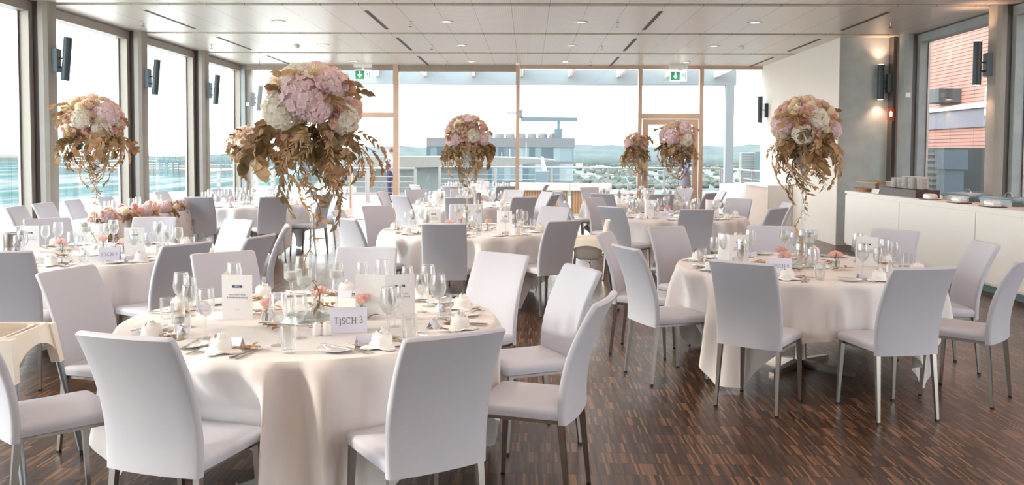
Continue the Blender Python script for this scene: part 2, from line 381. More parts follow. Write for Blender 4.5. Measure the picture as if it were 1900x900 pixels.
def door(n, a, b_, opened):
    H_ = 2.42; d = struct(empty('door_%d' % n, (a, YB, 0))); w = b_-a
    MB().box(0, w, -.05, .09, H_, H_+.12).box(0, w, -.05, .09, -.0, .02).build('frame', FRAMEB, d)
    MB().box(.02, w-.02, .01, .03, H_+.12, CEIL-.12).build('pane', PANE, d)
    lf = empty('leaf', (0, 0, 0)); lf.parent = d
    W2 = w-.04
    fm = MB().box(0, .13, -.03, .03, .02, H_-.01).box(W2-.13, W2, -.03, .03, .02, H_-.01).box(.13, W2-.13, -.03, .03, H_-.14, H_-.01).box(.13, W2-.13, -.03, .03, .02, .2)
    bpy.data.objects.remove(lf)
    lf = fm.build('leaf', FRAMEB, d); MB().box(.13, W2-.13, -.008, .008, .2, H_-.14).build('pane', PANE, lf)
    h = MB().box(.045, .085, -.045, -.03, .98, 1.22).box(.06, .17, -.09, -.07, 1.09, 1.11).box(.06, .075, -.09, -.04, 1.09, 1.11)
    h.build('handle', STEEL, lf)
    if opened: lf.location = (.03, .06, 0); lf.rotation_euler = (0, 0, R_(88))
    else: lf.location = (.02, 0, 0)
door(1, -4.555, -3.205, True)
door(2, 2.645, 3.985, False)

# ================================================================ OUTSIDE
struct(MB().box(-8.2, 9.0, YB+.1, 33.2, -.16, -.01).build('terrace_floor', DECK))
ROOFW = mat('white_roof_membrane', (.75, .74, .70), .8)
struct(MB()._add([(-7.12, -4, -.3), (-14.6, 20, -.3), (-15.2, 31, -.3), (-13.6, 42, -.3), (-8.21, 42, -.3), (-8.21, 20, -.3)]+[(-7.12, -4, -.05), (-14.6, 20, -.05), (-15.2, 31, -.05), (-13.6, 42, -.05), (-8.21, 42, -.05), (-8.21, 20, -.05)],
     [(5, 4, 3, 2, 1, 0), (6, 7, 8, 9, 10, 11)]+[(i, (i+1) % 6, 6+(i+1) % 6, 6+i) for i in range(6)]).build('roof_ledge', ROOFW))
LV = -75
struct(MB()._add([(-9000, -200, LV), (-300, -200, LV), (200, 9000, LV), (-9000, 9000, LV)], [(0, 1, 2, 3)]).build('harbour_water', SEA))
struct(MB()._add([(-300, -200, LV-.5), (9000, -200, LV-.5), (9000, 9000, LV-.5), (-1500, 9000, LV-.5), (-120, 900, LV-.5)], [(0, 1, 2, 3, 4)]).build('far_ground', LAND))
def ridge(name, x0, x1, y, h0, seed, amp, mt):
    mb = MB(); n = 90; ring = []
    for i in range(n+1):
        x = x0+(x1-x0)*i/n; e = min(1, 6*i/n, 6*(n-i)/n)
        h = h0+amp*noise.noise((x*.0009+seed, seed, 0))+amp*.25*noise.noise((x*.006, seed, 2))
        ring.append([(x, y-700, LV-1), (x, y-300, LV+e*h*.55), (x, y, LV+e*h), (x, y+400, LV-1)])
    mb.loft(ring, cap=False); mb.build(name, mt, smooth=180)['kind'] = 'structure'
ridge('far_hills', -3000, 6500, 6200, 120, 3.1, 60, HILL)
ridge('near_hills', 1300, 5200, 5200, 175, 8.4, 55, HILL)
ridge('harbour_bank', -7500, 300, 7000, 40, 5.0, 15, HILL)
# town buildings and tree clumps beyond the railing
rnd = random.Random(5)
def bldg(u, v_top, v_bot, wpx, Y, label, mt, name='apartment_building', cat='building', group=None):
    X = (u-981)/F_PX*Y; w = wpx/F_PX*Y; zt = EYE-(v_top-285)/F_PX*Y
    r = empty(name, (X, Y, LV))
    MB().box(-w/2, w/2, 0, w*.7, 0, zt-LV).build('wall', mt, r)
    MB().box(-w/2-.3, w/2+.3, -.3, w*.7+.3, zt-LV, zt-LV+1.0).build('roof', TOWN if mt is not TOWN else COLG, r)
    wm = MB(); nf = max(2, int((zt-LV)/4))
    for k in range(nf):
        wm.box(-w*.46, w*.46, -.25, -.0, (k+.3)*(zt-LV)/nf, (k+.75)*(zt-LV)/nf)
    wm.build('window_band', TOWERG, r)
    reg(r, label, cat, group); return r
bldg(1405, 281, 300, 13, 1500, 'slim blue office tower on the distant hillside at right', TOWERG, 'tower_block')
bldg(1386, 283, 300, 26, 1520, 'wide pale slab block beside the slim tower on the hillside', TOWN, 'tower_block')
bldg(1443, 290, 340, 17, 420, 'pale high-rise seen just left of the right-hand bouquet', TOWERG, 'tower_block')
TB_ = []
for i in range(20):
    u = 1075+i*19; v = 304+(i*17 % 31); Y = 76*F_PX/(v+6-285); TB_.append(((u-981)/F_PX*Y, Y))
    bldg(u, v, v+6, rnd.uniform(7, 15), Y, 'low pale town building among the trees', rnd.choice([TOWN, TOWN, WHITEW]), group='town buildings below')
tree_m = mat('distant_tree_crown', (.055, .070, .060), 1, spec=0, var=(.05, (.11, .12, .10)))
tm = MB()
def blob(mb, c, r, seed, sub=7):
    n = sub*2
    mb.loft([[(c[0]+r*(1+.25*noise.noise((math.cos(2*PI*j/n)*2+seed, math.sin(2*PI*j/n)*2, i)))*math.sin(PI*i/sub)*math.cos(2*PI*j/n),
               c[1]+r*math.sin(PI*i/sub)*math.sin(2*PI*j/n), c[2]-r*.8*math.cos(PI*i/sub)) for j in range(n)] for i in range(sub+1)], cap=False)
for i in range(520):
    u = rnd.uniform(1060, 1470); v = rnd.uniform(300, 350)**1; Y = 76*F_PX/(v-284)
    if any(abs((u-981)/F_PX*Y-a) < 22+Y*.012 and abs(Y-b_) < 40+Y*.03 for a, b_ in TB_): continue
    blob(tm, ((u-981)/F_PX*Y, Y, LV+4+rnd.random()*4), rnd.uniform(6, 11)*(.6+Y/4000), i, 5)
o = tm.build('distant_woodland', tree_m, smooth=180); reg(o, 'green tree canopy covering the town beyond the railing', 'trees'); o['kind'] = 'stuff'
# glass office building with window-cleaning crane
ob = empty('office_building', (0, 150, LV))
MB().box(-17.5, 7.6, 0, 22, 0, 75.4+2.2).build('glass_facade', OFFICE, ob)
MB().box(-17.5, 7.8, -.2, 22, 77.6, 79.2).build('parapet', mat('parapet_grey', (.09, .09, .095), .7), ob)
v_ = MB()
for k in range(8): v_.lathe([(0.8, 0), (.8, .7), (.3, 1.0), (0.01, 1.0)], 10, (-9+k*1.9, 4, 79.2))
v_.build('roof_vent', TOWN, ob)
reg(ob, 'blue glass office block on the skyline behind the middle bouquet', 'building')
cr = empty('facade_crane', (5.1, 150, LV+79.2))
MB().box(-.7, .7, 2, 3.2, 0, 1.6).box(-.25, .25, 2.3, 2.8, 1.6, 2.9).build('base', TOWERG, cr)
MB().box(-6.5, 3.2, 2.2, 2.9, 2.9, 3.6).box(-7.4, -6.3, 2.2, 2.8, 3.4, 4.9).box(-9, -6.4, 2.4, 2.6, 4.2, 4.4).build('boom', TOWERG, cr)
reg(cr, 'window-cleaning crane with a long boom on the office block roof', 'crane')
# long pale roof in front of the office block
wr = empty('curved_roof', (-9, 95, LV))
prof = [(-13, 76.0), (-4, 76.15), (4, 76.15), (9, 76.05), (12, 75.85)]
lo = [(12, 75.78), (8, 75.35), (3, 75.1), (-4, 74.95), (-13, 74.9)]
MB().loft([[(x, y, z) for x, z in prof+lo] for y in (0, 26)]).build('roof_shell', mat('pale_roof', (.12, .115, .10), .7), wr)
MB().box(-12.5, 3.5, 1.5, 24, 0, 74.9).build('hall_wall', mat('hall_glass', (.07, .085, .082), .5), wr)
for k in range(4): MB().tube([(6+k*.9, 2, 75.9), (6+k*.9, 2, 76.7+k*.35)], .05).build('mast', RAILM, wr)
reg(wr, 'long pale concert hall roof below the glass office block', 'building')
# harbour gantry cranes on the left horizon
GCM = mat('crane_paint', (.07, .15, .16), .8)
g = empty('gantry_crane')
f_ = MB()
for x in (-9, 9):
    for y in (0, 14): f_.box(x-.9, x+.9, y-.9, y+.9, 0, 42)
f_.box(-10, 10, -1, 1, 18, 20).box(-10, 10, 13, 15, 18, 20).build('portal', GCM, g)
MB().box(-28, 30, 6, 8, 42, 44.5).box(-2, 2, 6, 8, 44, 62).tube([(0, 7, 61), (28, 7, 44)], .8).tube([(0, 7, 61), (-26, 7, 44)], .8).build('boom', GCM, g)
gp = Proto(g)
for u, Y in ((100, 3000), (285, 2700), (297, 2750), (309, 2650), (321, 2800), (403, 2600), (412, 2700)):
    o = gp.put(((u-981)/F_PX*Y, Y, LV), rnd.uniform(-.5, .5)); reg(o, 'teal harbour gantry crane on the horizon', 'crane', 'harbour gantry cranes')
for i in range(15):
    u = 10+i*28; v = 302+(i*37 % 23); Y = 76*F_PX/(v-281)
    r = empty('harbour_shed', ((u-981)/F_PX*Y, Y, LV), rnd.uniform(-.3, .3)); w = rnd.uniform(20, 90)*Y/2000
    MB().box(-w, w, 0, w*.4, 0, 9*Y/2000+3).build('wall', TOWN, r); MB().prism([(-w, 0), (w, 0), (w, w*.4), (-w, w*.4)], 9*Y/2000+3, 10*Y/2000+3.6).build('roof', ROOFW, r)
    reg(r, 'pale harbour shed on the quays left of the windows', 'shed', 'harbour sheds')
CANO = mat('canopy_steel', (.21, .245, .25), .7)
# terrace canopy: front beam, rafters, post
struct(MB().box(-8.0, 6.3, 27, 27.25, 3.70, 4.16).build('canopy_beam', CANO))
struct(MB().box(6.0, 6.25, 27, 27.25, 0, 3.70).build('canopy_post', CANO))
for k in range(9):
    x = -6.18+1.475*k
    if x < 6.2: struct(MB().box(x, x+.09, YB+.1, 27, 3.93, 4.2).build('trim_%d' % (60+k), ROOFW))  # white colour stands in for sunlight on the rafter sides
# railings: posts, top rail, five wires
def railing(pts, label, posts_every=1.5, h=1.09):
    r = empty('terrace_railing', (*pts[0], 0)); o = Vector((*pts[0], 0))
    P = [Vector((*p, 0))-o for p in pts]
    tp = MB(); wr_ = MB()
    for a, b_ in zip(P, P[1:]):
        tp.tube([a+Vector((0, 0, h)), b_+Vector((0, 0, h))], .032, 8)
        for k in range(5): wr_.tube([a+Vector((0, 0, .15+.17*k)), b_+Vector((0, 0, .15+.17*k))], .012, 5)
        n = max(1, round((b_-a).length/posts_every))
        for i in range(n+1):
            p = a.lerp(b_, i/n); MB().box(-.045, .045, -.02, .02, 0, h).build('post', RAILM, r, loc=p)
    tp.build('top_rail', RAILM, r); wr_.build('wire', RAILM, r)
    reg(r, label, 'railing'); return r
railing([(-8.1, 27.8), (-3.6, 27.8)], 'terrace railing beside the man, seen through the open door')
railing([(-3.2, 31.5), (6.85, 31.5)], 'long terrace railing in front of the office block', 2.0)
railing([(6.9, 31.4), (6.9, 21.5)], 'terrace railing running along the right side', 1.45)
railing([(-8.1, 27.6), (-8.1, 21.2)], 'terrace railing along the left edge outside the glass', 1.6)
# louvred bench-like screen seen through the open door
sc = empty('slatted_lounger', (-5.0, 30.2, -.01))
sm = MB()
for k in range(15): sm.box(-1.3+k*.17, -1.24+k*.17, 0, .05, .2, .38+.02*k)
sm.build('slats', TOWN, sc); MB().box(-1.35, 1.25, 0, .06, .12, .2).box(-1.35, -1.28, -.3, .3, 0, .2).box(1.18, 1.25, -.3, .3, 0, .2).build('base_rail', RAILM, sc)
reg(sc, 'low slatted screen behind the railing seen through the open door', 'screen')
# terrace furniture
def draped(x, y, w, h, label):
    mb = MB(); n = 40; rings = []
    for r_, z in ((.02, h), (w/2-.02, h), (w/2, h-.02), (w/2+.01, h*.5), (w/2+.02, .03)):
        rings.append([((r_+(.012*math.sin(9*2*PI*j/n) if z < h-.05 else 0))*math.cos(2*PI*j/n), (r_+(.012*math.sin(9*2*PI*j/n) if z < h-.05 else 0))*math.sin(2*PI*j/n), z) for j in range(n)])
    o = mb.loft(rings, cap=False).build('draped_table', CLOTH, smooth=60, loc=(x, y, 0)); reg(o, label, 'table')
draped(5.6, 23.9, .82, .80, 'round high table in cream cloth outside by the canopy post')
for x, w, lb in ((-.25+.55, 1.5, 'wood-slatted bar counter with white top outside the glass'), (1.66, 1.0, 'smaller slatted counter with white top, right of the long one outside')):
    r = empty('terrace_counter', (x, 23.5, -.01))
    MB().box(-w/2, w/2, 0, .6, 0, .62).build('slatted_body', SLATW, r); MB().box(-w/2-.05, w/2+.05, -.05, .65, .62, .80).build('white_top', ROOFW, r)
    reg(r, lb, 'counter')
r = empty('equipment_box', (.42, 27.5, -.01))
MB().box(-.22, .22, -.15, .15, .62, 1.05).build('body', mat('pale_blue_box', (.15, .21, .24), .6), r)
MB().box(-.03, .03, -.03, .03, 0, .62).box(-.2, .2, -.2, .2, 0, .04).build('stand', RAILM, r)
MB().hexa([(.0, -.03, 1.05), (.15, -.03, 1.05), (.15, .03, 1.05), (.0, .03, 1.05)], [(-.05, -.03, 1.5), (.03, -.03, 1.5), (.03, .03, 1.5), (-.05, .03, 1.5)]).build('white_arm', WHITEP, r)
reg(r, 'pale blue equipment box on a stand at the terrace railing', 'equipment')
# neighbouring terracotta building on the right, lit by the sun
nb = empty('neighbour_building', (11.5, 8, -20))
MB().box(0, 8, -6, 30, 0, 40).build('clad_wall', BRICK, nb)
MB().box(-.08, .05, 12.0, 22, 22.33, 22.80).build('dark_strip_window', mat('dark_strip', (.04, .04, .08), .3), nb)
MB().box(-.25, .05, 12.0, 22, 22.80, 22.92).build('white_ledge', ROOFW, nb)
MB().box(-.6, .05, 15.7, 16.9, 23.02, 23.38).build('bracket_box', mat('grey_box', (.05, .055, .06), .6), nb)
MB().box(-.2, .05, 2, 11.6, 22.25, 23.55).build('shutter', mat('grey_shutter', (.08, .13, .14), .6), nb)
reg(nb, 'terracotta clad building standing close outside the right windows', 'building')
ac = empty('ventilation_unit', (9.4, 18.9, -.29))
MB().box(-.6, 1.6, -.1, 3.4, 0, 2.05).build('louvred_body', mat('unit_grey', (.045, .065, .065), .6), ac)
lm = MB()
for k in range(14): lm.box(-.63, -.6, .1, 3.2, .2+k*.13, .26+k*.13)
lm.build('louvre', FRAMED, ac)
MB().box(-.75, -.35, -.45, -.1, 0, 1.6).box(-.8, -.3, -.5, -.1, 1.6, 2.0).build('pipe_box', mat('unit_blue', (.10, .15, .19), .5), ac)
MB().box(-.7, 1.7, -.2, 3.5, -.1, 0).build('plinth', TOWN, ac)
reg(ac, 'grey louvred ventilation unit outside behind the plate stacks', 'ventilation unit')
struct(MB().box(9.01, 11.4, -6, 30, -.5, -.3).box(6.9, 9.01, -6, YB+.05, -.5, -.3).build('light_well_roof', TOWN))

# ================================================================ TABLES AND CHAIRS
TBL = dict(
 T3=(-1.08, 4.38, -68, 'nearest table'),
 TL=(-3.55, 7.10, -50, 'near left table'),
 T6=(2.06, 6.62, -45, 'near right table'),
 TC=(-.67, 9.50, -50, 'middle table'),
 TR=(2.00, 11.90, -40, 'table behind the near right one'),
 TB=(-1.0, 14.20, -55, 'table behind the middle one'),
 TQ=(1.90, 15.60, -45, 'far right table'),
 TF=(-4.5, 13.90, -45, 'far left table'),
 TZ=(-1.1, 18.55, -45, 'rearmost table'))
TH = .76
TR_ = .93
top_me = MB().lathe([(0, .73), (.9, .73), (.905, .74), (.9, .752), (0, .752)], 48).mesh('table_top', CARD, 30)
tab = empty('round_table')
o = bpy.data.objects.new('tabletop', top_me); COL.objects.link(o); o.parent = tab
MB().lathe([(0, .06), (.05, .06), (.045, .1), (.04, .7), (.1, .73), (0, .73)], 16).build('pedestal', STEEL, tab, 40)
pm = MB()
for k in range(4):
    a = PI/4+k*PI/2; c, s_ = math.cos(a), math.sin(a)
    pm.hexa([(c*.05+s_*.03, s_*.05-c*.03, 0), (c*.42+s_*.02, s_*.42-c*.02, 0), (c*.42-s_*.02, s_*.42+c*.02, 0), (c*.05-s_*.03, s_*.05+c*.03, 0)],
            [(c*.03+s_*.03, s_*.03-c*.03, .06), (c*.42+s_*.02, s_*.42-c*.02, .025), (c*.42-s_*.02, s_*.42+c*.02, .025), (c*.03-s_*.03, s_*.03+c*.03, .06)])
pm.build('base', STEEL, tab)
TABP = Proto(tab)
def cloth_mesh(seed, crot, chairs, seats, half=1.27, n=200):
    rings = []; rn = random.Random(seed); ph = [rn.uniform(0, 6.28) for _ in range(6)]
    for r_ in (0.001, .3, .6, .86, TR_-.025): rings.append([(r_*math.cos(2*PI*j/n), r_*math.sin(2*PI*j/n), TH) for j in range(n)])
    steps = 18
    for k in range(steps+1):
        q = k/steps; ring = []
        for j in range(n):
            th = 2*PI*j/n; a = (th-R_(crot)+PI/4) % (PI/2)-PI/4
            L = min(half/max(math.cos(PI/4-abs(a)), .70711)-TR_, .745)
            w = th*20+2.2*math.sin(2*th+ph[0])+.9*math.sin(3*th+ph[1])+.5*q*math.sin(th*4+ph[4])
            f = .5+.5*math.sin(w); f = f*f*(3-2*f)
            f2 = math.sin(th*9+ph[2])
            near = min([abs((th-c+PI) % (2*PI)-PI) for c in chairs]+[9]); free = min(1, max(0, (near-.10)/.14))
            dr = q*L
            amp = (.045+.10*L)*(1-math.exp(-dr*14))*(.6+.4*free)
            rr = TR_-.010+.010*min(1, q*20)+amp*(f-.42*free-.5*(1-free))+(.01+.05*L)*f2*q*free+.10*dr*free
            zz = TH-dr*.985
            for ca, cd2 in seats:   # the cloth is pushed in by the seat fronts
                da = abs((th-ca+PI) % (2*PI)-PI)
                if da < .30:
                    k_ = min(1, (.30-da)/.07)*min(1, max(0, (TH-zz-.04)/.18)); rr = rr+(min(rr, cd2-.232+.02*da)-rr)*k_
            th2 = th+.05*math.cos(w)*q*free*.6
            ring.append((rr*math.cos(th2), rr*math.sin(th2), max(TH-.008*min(1, q*20)-dr*.985, .012)))
        rings.append(ring)
    return MB().loft(rings, cap=False)
SECT = ['right', 'back right', 'back', 'back left', 'left', 'front left', 'front', 'front right']
def sector(x, y): return SECT[int(round(math.degrees(math.atan2(y, x))/45)) % 8]
def rrect(w0, w1, y0, y1, r, n=3, z=0, cx=0):
    pts = []
    for (X, Y, a0) in ((w1-r, y1-r, 0), (w0+r, y1-r, 90), (w0+r, y0+r, 180), (w1-r, y0+r, 270)):
        for i in range(n+1):
            a = R_(a0+90*i/n); pts.append((X+r*math.cos(a), Y+r*math.sin(a), z))
    return pts
def make_chair():
    r = empty('dining_chair')
    # seat pad
    rings = [rrect(-.195, .195, -.185, .20, .02, 3, .418), rrect(-.205, .205, -.195, .215, .022, 3, .424), rrect(-.208, .208, -.2, .22, .024, 3, .445),
             rrect(-.207, .207, -.2, .219, .024, 3, .462), rrect(-.195, .195, -.19, .207, .024, 3, .474), rrect(-.12, .12, -.12, .13, .024, 3, .478)]
    MB().loft(rings).build('seat', FAB, r, 50)
    # curved backrest
    def sec(tt, ins=0, zz=None):
        z = .405+(.94-.405)*tt if zz is None else zz
        yc = -.207-.145*tt**1.9+.012*math.sin(PI*tt); hw = .208+.004*math.sin(PI*tt)-ins; T = .019-ins*.8
        out = []
        for (x, y, _) in rrect(-hw, hw, -T, T, min(.014, T*.95), 3):
            out.append((x, yc+y+.016*((x/.2)**2)-.008, z))
        # extra samples across the width for a smooth bow
        full = []
        for i, p in enumerate(out):
            q = out[(i+1) % len(out)]; full.append(p)
            if abs(p[0]-q[0]) > .2:
                for k in range(1, 8):
                    x = p[0]+(q[0]-p[0])*k/8; side = 1 if p[1] > yc else -1
                    full.append((x, yc+side*T+.016*((x/.2)**2)-.008, z))
        return full
    rs = [sec(0, .006, .405)]+[sec(i/14) for i in range(15)]
    rs += [sec(1, .004, .9465), sec(1, .010, .9505), sec(1, .016, .952)]
    rs[0] = sec(0, .004)
    MB().loft(rs).build('backrest', FAB, r, 50)
    for sx_ in (-1, 1):
        for (yt, yb, nm) in ((.185, .205, 'front'), (-.19, -.232, 'rear')):
            xt, xb = sx_*.186, sx_*.196; a, b_ = .014, .0085
            A = [(xb-b_, yb-b_, .012), (xb+b_, yb-b_, .012), (xb+b_, yb+b_, .012), (xb-b_, yb+b_, .012)]
            B = [(xt-a, yt-a, .42), (xt+a, yt-a, .42), (xt+a, yt+a, .42), (xt-a, yt+a, .42)]
            l = MB().hexa(A, B).build('leg', STEEL, r)
            MB().box(xb-.0095, xb+.0095, yb-.0095, yb+.0095, 0, .013).build('glide', BLACK, l)
    MB().box(-.18, .18, -.18, -.16, .40, .42).box(-.18, .18, .16, .18, .40, .42).box(-.18, -.16, -.16, .16, .40, .42).box(.16, .18, -.16, .16, .40, .42).build('seat_frame', STEEL, r)
    return r
CHP = Proto(make_chair())
CH = [  # table, midpoint of the backrest's top edge, facing angle
 ('T3', -1.43, 3.06, 74), ('T3', -.26, 3.14, 123), ('T3', -2.54, 4.76, -15), ('T3', -1.97, 5.61, -52), ('T3', -1.1, 5.95, -90), ('T3', -.16, 5.66, -126), ('T3', .31, 5.0, -155), ('T3', .35, 3.96, 163), ('T3', -2.33, 3.53, 45),
 ('TL', -3.42, 5.58, 100), ('TL', -2.41, 6.14, 148), ('TL', -2.07, 6.75, 166), ('TL', -2.14, 7.70, 194), ('TL', -4.62, 8.32, -46), ('TL', -3.68, 8.57, -80), ('TL', -2.77, 8.35, -123), ('TL', -4.95, 6.5, 22),
 ('T6', 1.29, 5.32, 55), ('T6', 2.30, 5.12, 102), ('T6', .68, 6.15, 21), ('T6', .62, 7.18, -20), ('T6', 1.23, 7.86, -59), ('T6', 2.2, 8.0, -96), ('T6', 3.19, 7.67, -137), ('T6', 3.42, 6.62, 178), ('T6', 3.15, 5.60, 137),
 ('TC', -.78, 8.05, 92), ('TC', .35, 8.5, 126), ('TC', -1.81, 8.6, 44), ('TC', -2.14, 9.76, -4), ('TC', -1.86, 10.65, -50), ('TC', -.79, 11.05, -86), ('TC', .33, 10.65, -122),
 ('TR', .5, 11.86, -2), ('TR', 1.0, 10.8, 44), ('TR', 1.98, 10.35, 93), ('TR', 3.05, 10.74, 134), ('TR', 3.49, 11.87, 182), ('TR', 3.08, 12.9, -130), ('TR', .96, 13.0, -47),
 ('TB', -1.95, 13.15, 48), ('TB', -2.45, 14.5, -10), ('TB', -1.99, 15.4, -57), ('TB', -1.01, 12.75, 92), ('TB', -.06, 13.03, 118), ('TB', .42, 13.85, 160), ('TB', .32, 14.75, -153), ('TB', -.25, 15.5, -118), ('TB', -1.2, 15.72, -84),
 ('TQ', .50, 15.1, 20), ('TQ', 1.19, 14.3, 62), ('TQ', 2.14, 14.15, 98), ('TQ', 3.05, 14.75, 143), ('TQ', 3.42, 15.45, 178), ('TQ', 2.95, 16.65, -135), ('TQ', 1.16, 16.9, -62),
 ('TF', -4.72, 12.45, 93), ('TF', -3.69, 12.65, 122), ('TF', -3.12, 13.6, 166), ('TF', -3.22, 14.75, -148), ('TF', -5.35, 15.1, -52), ('TF', -5.98, 14.15, -6), ('TF', -4.4, 15.4, -92),
 ('TZ', -2.3, 17.7, 38), ('TZ', -1.5, 17.15, 78), ('TZ', -.45, 17.25, 115), ('TZ', .38, 18.3, 170), ('TZ', -1.1, 20.0, -90),
 ('LT', -5.95, 10.05, 3), ('LT', -6.02, 10.75, -3), ('LT', -6.05, 11.5, 0), ('LT', -6.0, 12.3, -2)]
chair_pos = []
for (tk, x, y, a) in CH:
    n = Vector((math.cos(R_(a)), math.sin(R_(a)))); ox, oy = x+n.x*.345, y+n.y*.345
    if tk in TBL:      # keep the seat front clear of the table edge
        dx, dy = ox-TBL[tk][0], oy-TBL[tk][1]; dd = math.hypot(dx, dy)
        if dd < 1.02: ox, oy = TBL[tk][0]+dx*1.02/dd, TBL[tk][1]+dy*1.02/dd
    o = CHP.put((ox, oy, 0), R_(a-90))
    seen = 'seen from behind' if math.sin(R_(a)) > .25 else ('seen from the front' if math.sin(R_(a)) < -.35 else 'seen side-on')
    if tk == 'LT': lab = 'white chair at the long flower-trimmed table'; sec_ = ''
    else:
        dsc = TBL[tk][3]; lab = 'white chair %s, %s of the %s' % (seen, sector(ox-TBL[tk][0], oy-TBL[tk][1]), dsc)
    reg(o, lab, 'chair', 'white banquet chairs'); chair_pos.append((tk, ox, oy, a))

TROOT = {}
for k, (x, y, cr_, desc) in TBL.items():
    o = TABP.put((x, y, 0), 0); reg(o, 'round '+desc+', hidden under its white cloth', 'table', 'round banquet tables')
    c = cloth_mesh(sum(map(ord, k)), cr_, [math.atan2(cy_-y, cx_-x) for t_, cx_, cy_, _a in chair_pos if t_ == k], [(math.atan2(cy_-y, cx_-x), math.hypot(cy_-y, cx_-x)) for t_, cx_, cy_, _a in chair_pos if t_ == k], n=400 if y < 8 else 260 if y < 12 else 160).build('tablecloth', CLOTH, smooth=180, loc=(x, y, 0))
    reg(c, 'white draped cloth on the '+desc, 'tablecloth', 'white round tablecloths')

# ---------------------------------------------------------------- high chairs
def make_high_chair():
    r = empty('high_chair')
    # seat tub: loft of rounded rings open on top
    def ring(hw, y0, y1, z, rr=.05): return rrect(-hw, hw, y0, y1, rr, 4, z)
    tub = MB().loft([ring(.13, -.11, .10, .50), ring(.15, -.14, .13, .52), ring(.175, -.16, .16, .66), ring(.19, -.17, .17, .72), ring(.182, -.162, .162, .72), ring(.165, -.145, .145, .66), ring(.14, -.12, .11, .54), ring(.05, -.05, .05, .53)], cap=False)
    tub.build('seat_shell', PLAST, r, 50)
    # high curved back
    bk = []
    for z, hw in ((.66, .185), (.74, .19), (.82, .175), (.88, .14), (.905, .09)):
        row_ = [(hw*math.sin(a), -.165-.05*math.cos(a)*.6-(z-.66)*.18, z) for a in [(-1+2*i/10)*PI/2 for i in range(11)]]
        row_ += [(p[0]*.93, p[1]+.02, p[2]) for p in reversed(row_)]
        bk.append(row_)
    MB().loft(bk).build('back_panel', PLAST, r, 50)
    # one-piece body: rim, deep apron arching between the legs, recessed tray
    def body_ring(h, z, arch=0, n=14):
        out = []
        for (ax, ay, bx_, by) in ((1, -1, 1, 1), (1, 1, -1, 1), (-1, 1, -1, -1), (-1, -1, 1, -1)):
            for i in range(n):
                q = i/n; c = abs(2*q-1)**2.2; x_ = ax+(bx_-ax)*q; y_ = ay+(by-ay)*q; k_ = 1-.035*c**6
                out.append((h*x_*k_, .02+h*1.04*y_*k_, z-arch*c))
        return out
    MB().loft([body_ring(.158, .655), body_ring(.172, .665), body_ring(.178, .715), body_ring(.186, .727), body_ring(.196, .727), body_ring(.205, .715),
               body_ring(.222, .665, .09), body_ring(.228, .655, .10), body_ring(.222, .655, .10), body_ring(.200, .700)], cap=False).build('body_shell', PLAST, r, 50)
    MB().loft([body_ring(.002, .66), body_ring(.16, .657)], cap=False).build('tray', PLAST, r, 50)
    # corner sockets flaring to the legs
    for sx_ in (-1, 1):
        for sy_ in (-1, 1):
            x1, y1 = sx_*.195, (.215 if sy_ > 0 else -.175)
            x0, y0 = sx_*.30, (.33 if sy_ > 0 else -.30)
            top = Vector((x1, y1, .72)); bot = Vector((x0, y0, 0)); mid = top.lerp(bot, .28)
            def sq(c, a): return [(c.x-a, c.y-a, c.z), (c.x+a, c.y-a, c.z), (c.x+a, c.y+a, c.z), (c.x-a, c.y+a, c.z)]
            sk = MB().hexa(sq(mid, .023), sq(top, .028)).build('leg_socket', PLAST, r)
            lg = MB().tube([bot+Vector((0, 0, .02)), mid.lerp(bot, .0)+Vector((0, 0, .03))], .0165, 10).build('leg', ALU, r, 60)
            MB().tube([bot, bot+Vector((0, 0, .03))], .019, 10).build('glide', BLACK, lg)
    MB().box(-.02, .02, .06, .075, .50, .56).tube([(.05, .1, .6), (.09, .15, .57), (.1, .17, .53)], .008).build('strap', BLACK, r)
    return r
HCP = Proto(make_high_chair())
o = HCP.put((-2.65, 4.19, 0), R_(-86)); reg(o, 'cream plastic high chair with grey legs in the left foreground', 'high chair', 'cream high chairs')
o = HCP.put((.62, 9.2, 0), R_(88)); reg(o, 'cream plastic high chair beside the middle round table', 'high chair', 'cream high chairs')

# ---------------------------------------------------------------- long flower-trimmed table
lt = empty('long_table', (-5.2, 11.3, 0))
MB().box(-.30, .30, -1.25, 1.25, .73, .752).build('tabletop', CARD, lt)
for sx_ in (-1, 1):
    for sy_ in (-1, 1): MB().box(sx_*.25-.02, sx_*.25+.02, sy_*1.15-.02, sy_*1.15+.02, 0, .73).build('leg', STEEL, lt)
reg(lt, 'long narrow table along the left windows', 'table')
pr = []
n = 120
for z, g_ in ((TH, -.3), (TH, -.02), (TH-.015, .0), (.4, .02), (.02, .035)):
    ring_ = []
    for j in range(n):
        a = 2*PI*j/n; c, s_ = math.cos(a), math.sin(a); k = 1/max(abs(c)/.335, abs(s_)/1.285)
        e = g_+(.015*math.sin(26*a) if z < .7 else 0)
        ring_.append(((c*k)+(e*(1 if c > 0 else -1) if abs(c*k) > .32 else 0), (s_*k)+(e*(1 if s_ > 0 else -1) if abs(s_*k) > 1.27 else 0), z))
    pr.append(ring_)
pr[0] = [(x*.1, y*.1, TH) for x, y, z in pr[1]]
o = MB().loft(pr, cap=False).build('tablecloth', CLOTH, smooth=50, loc=(-5.2, 11.3, 0)); reg(o, 'white cloth on the long table by the left windows', 'tablecloth')

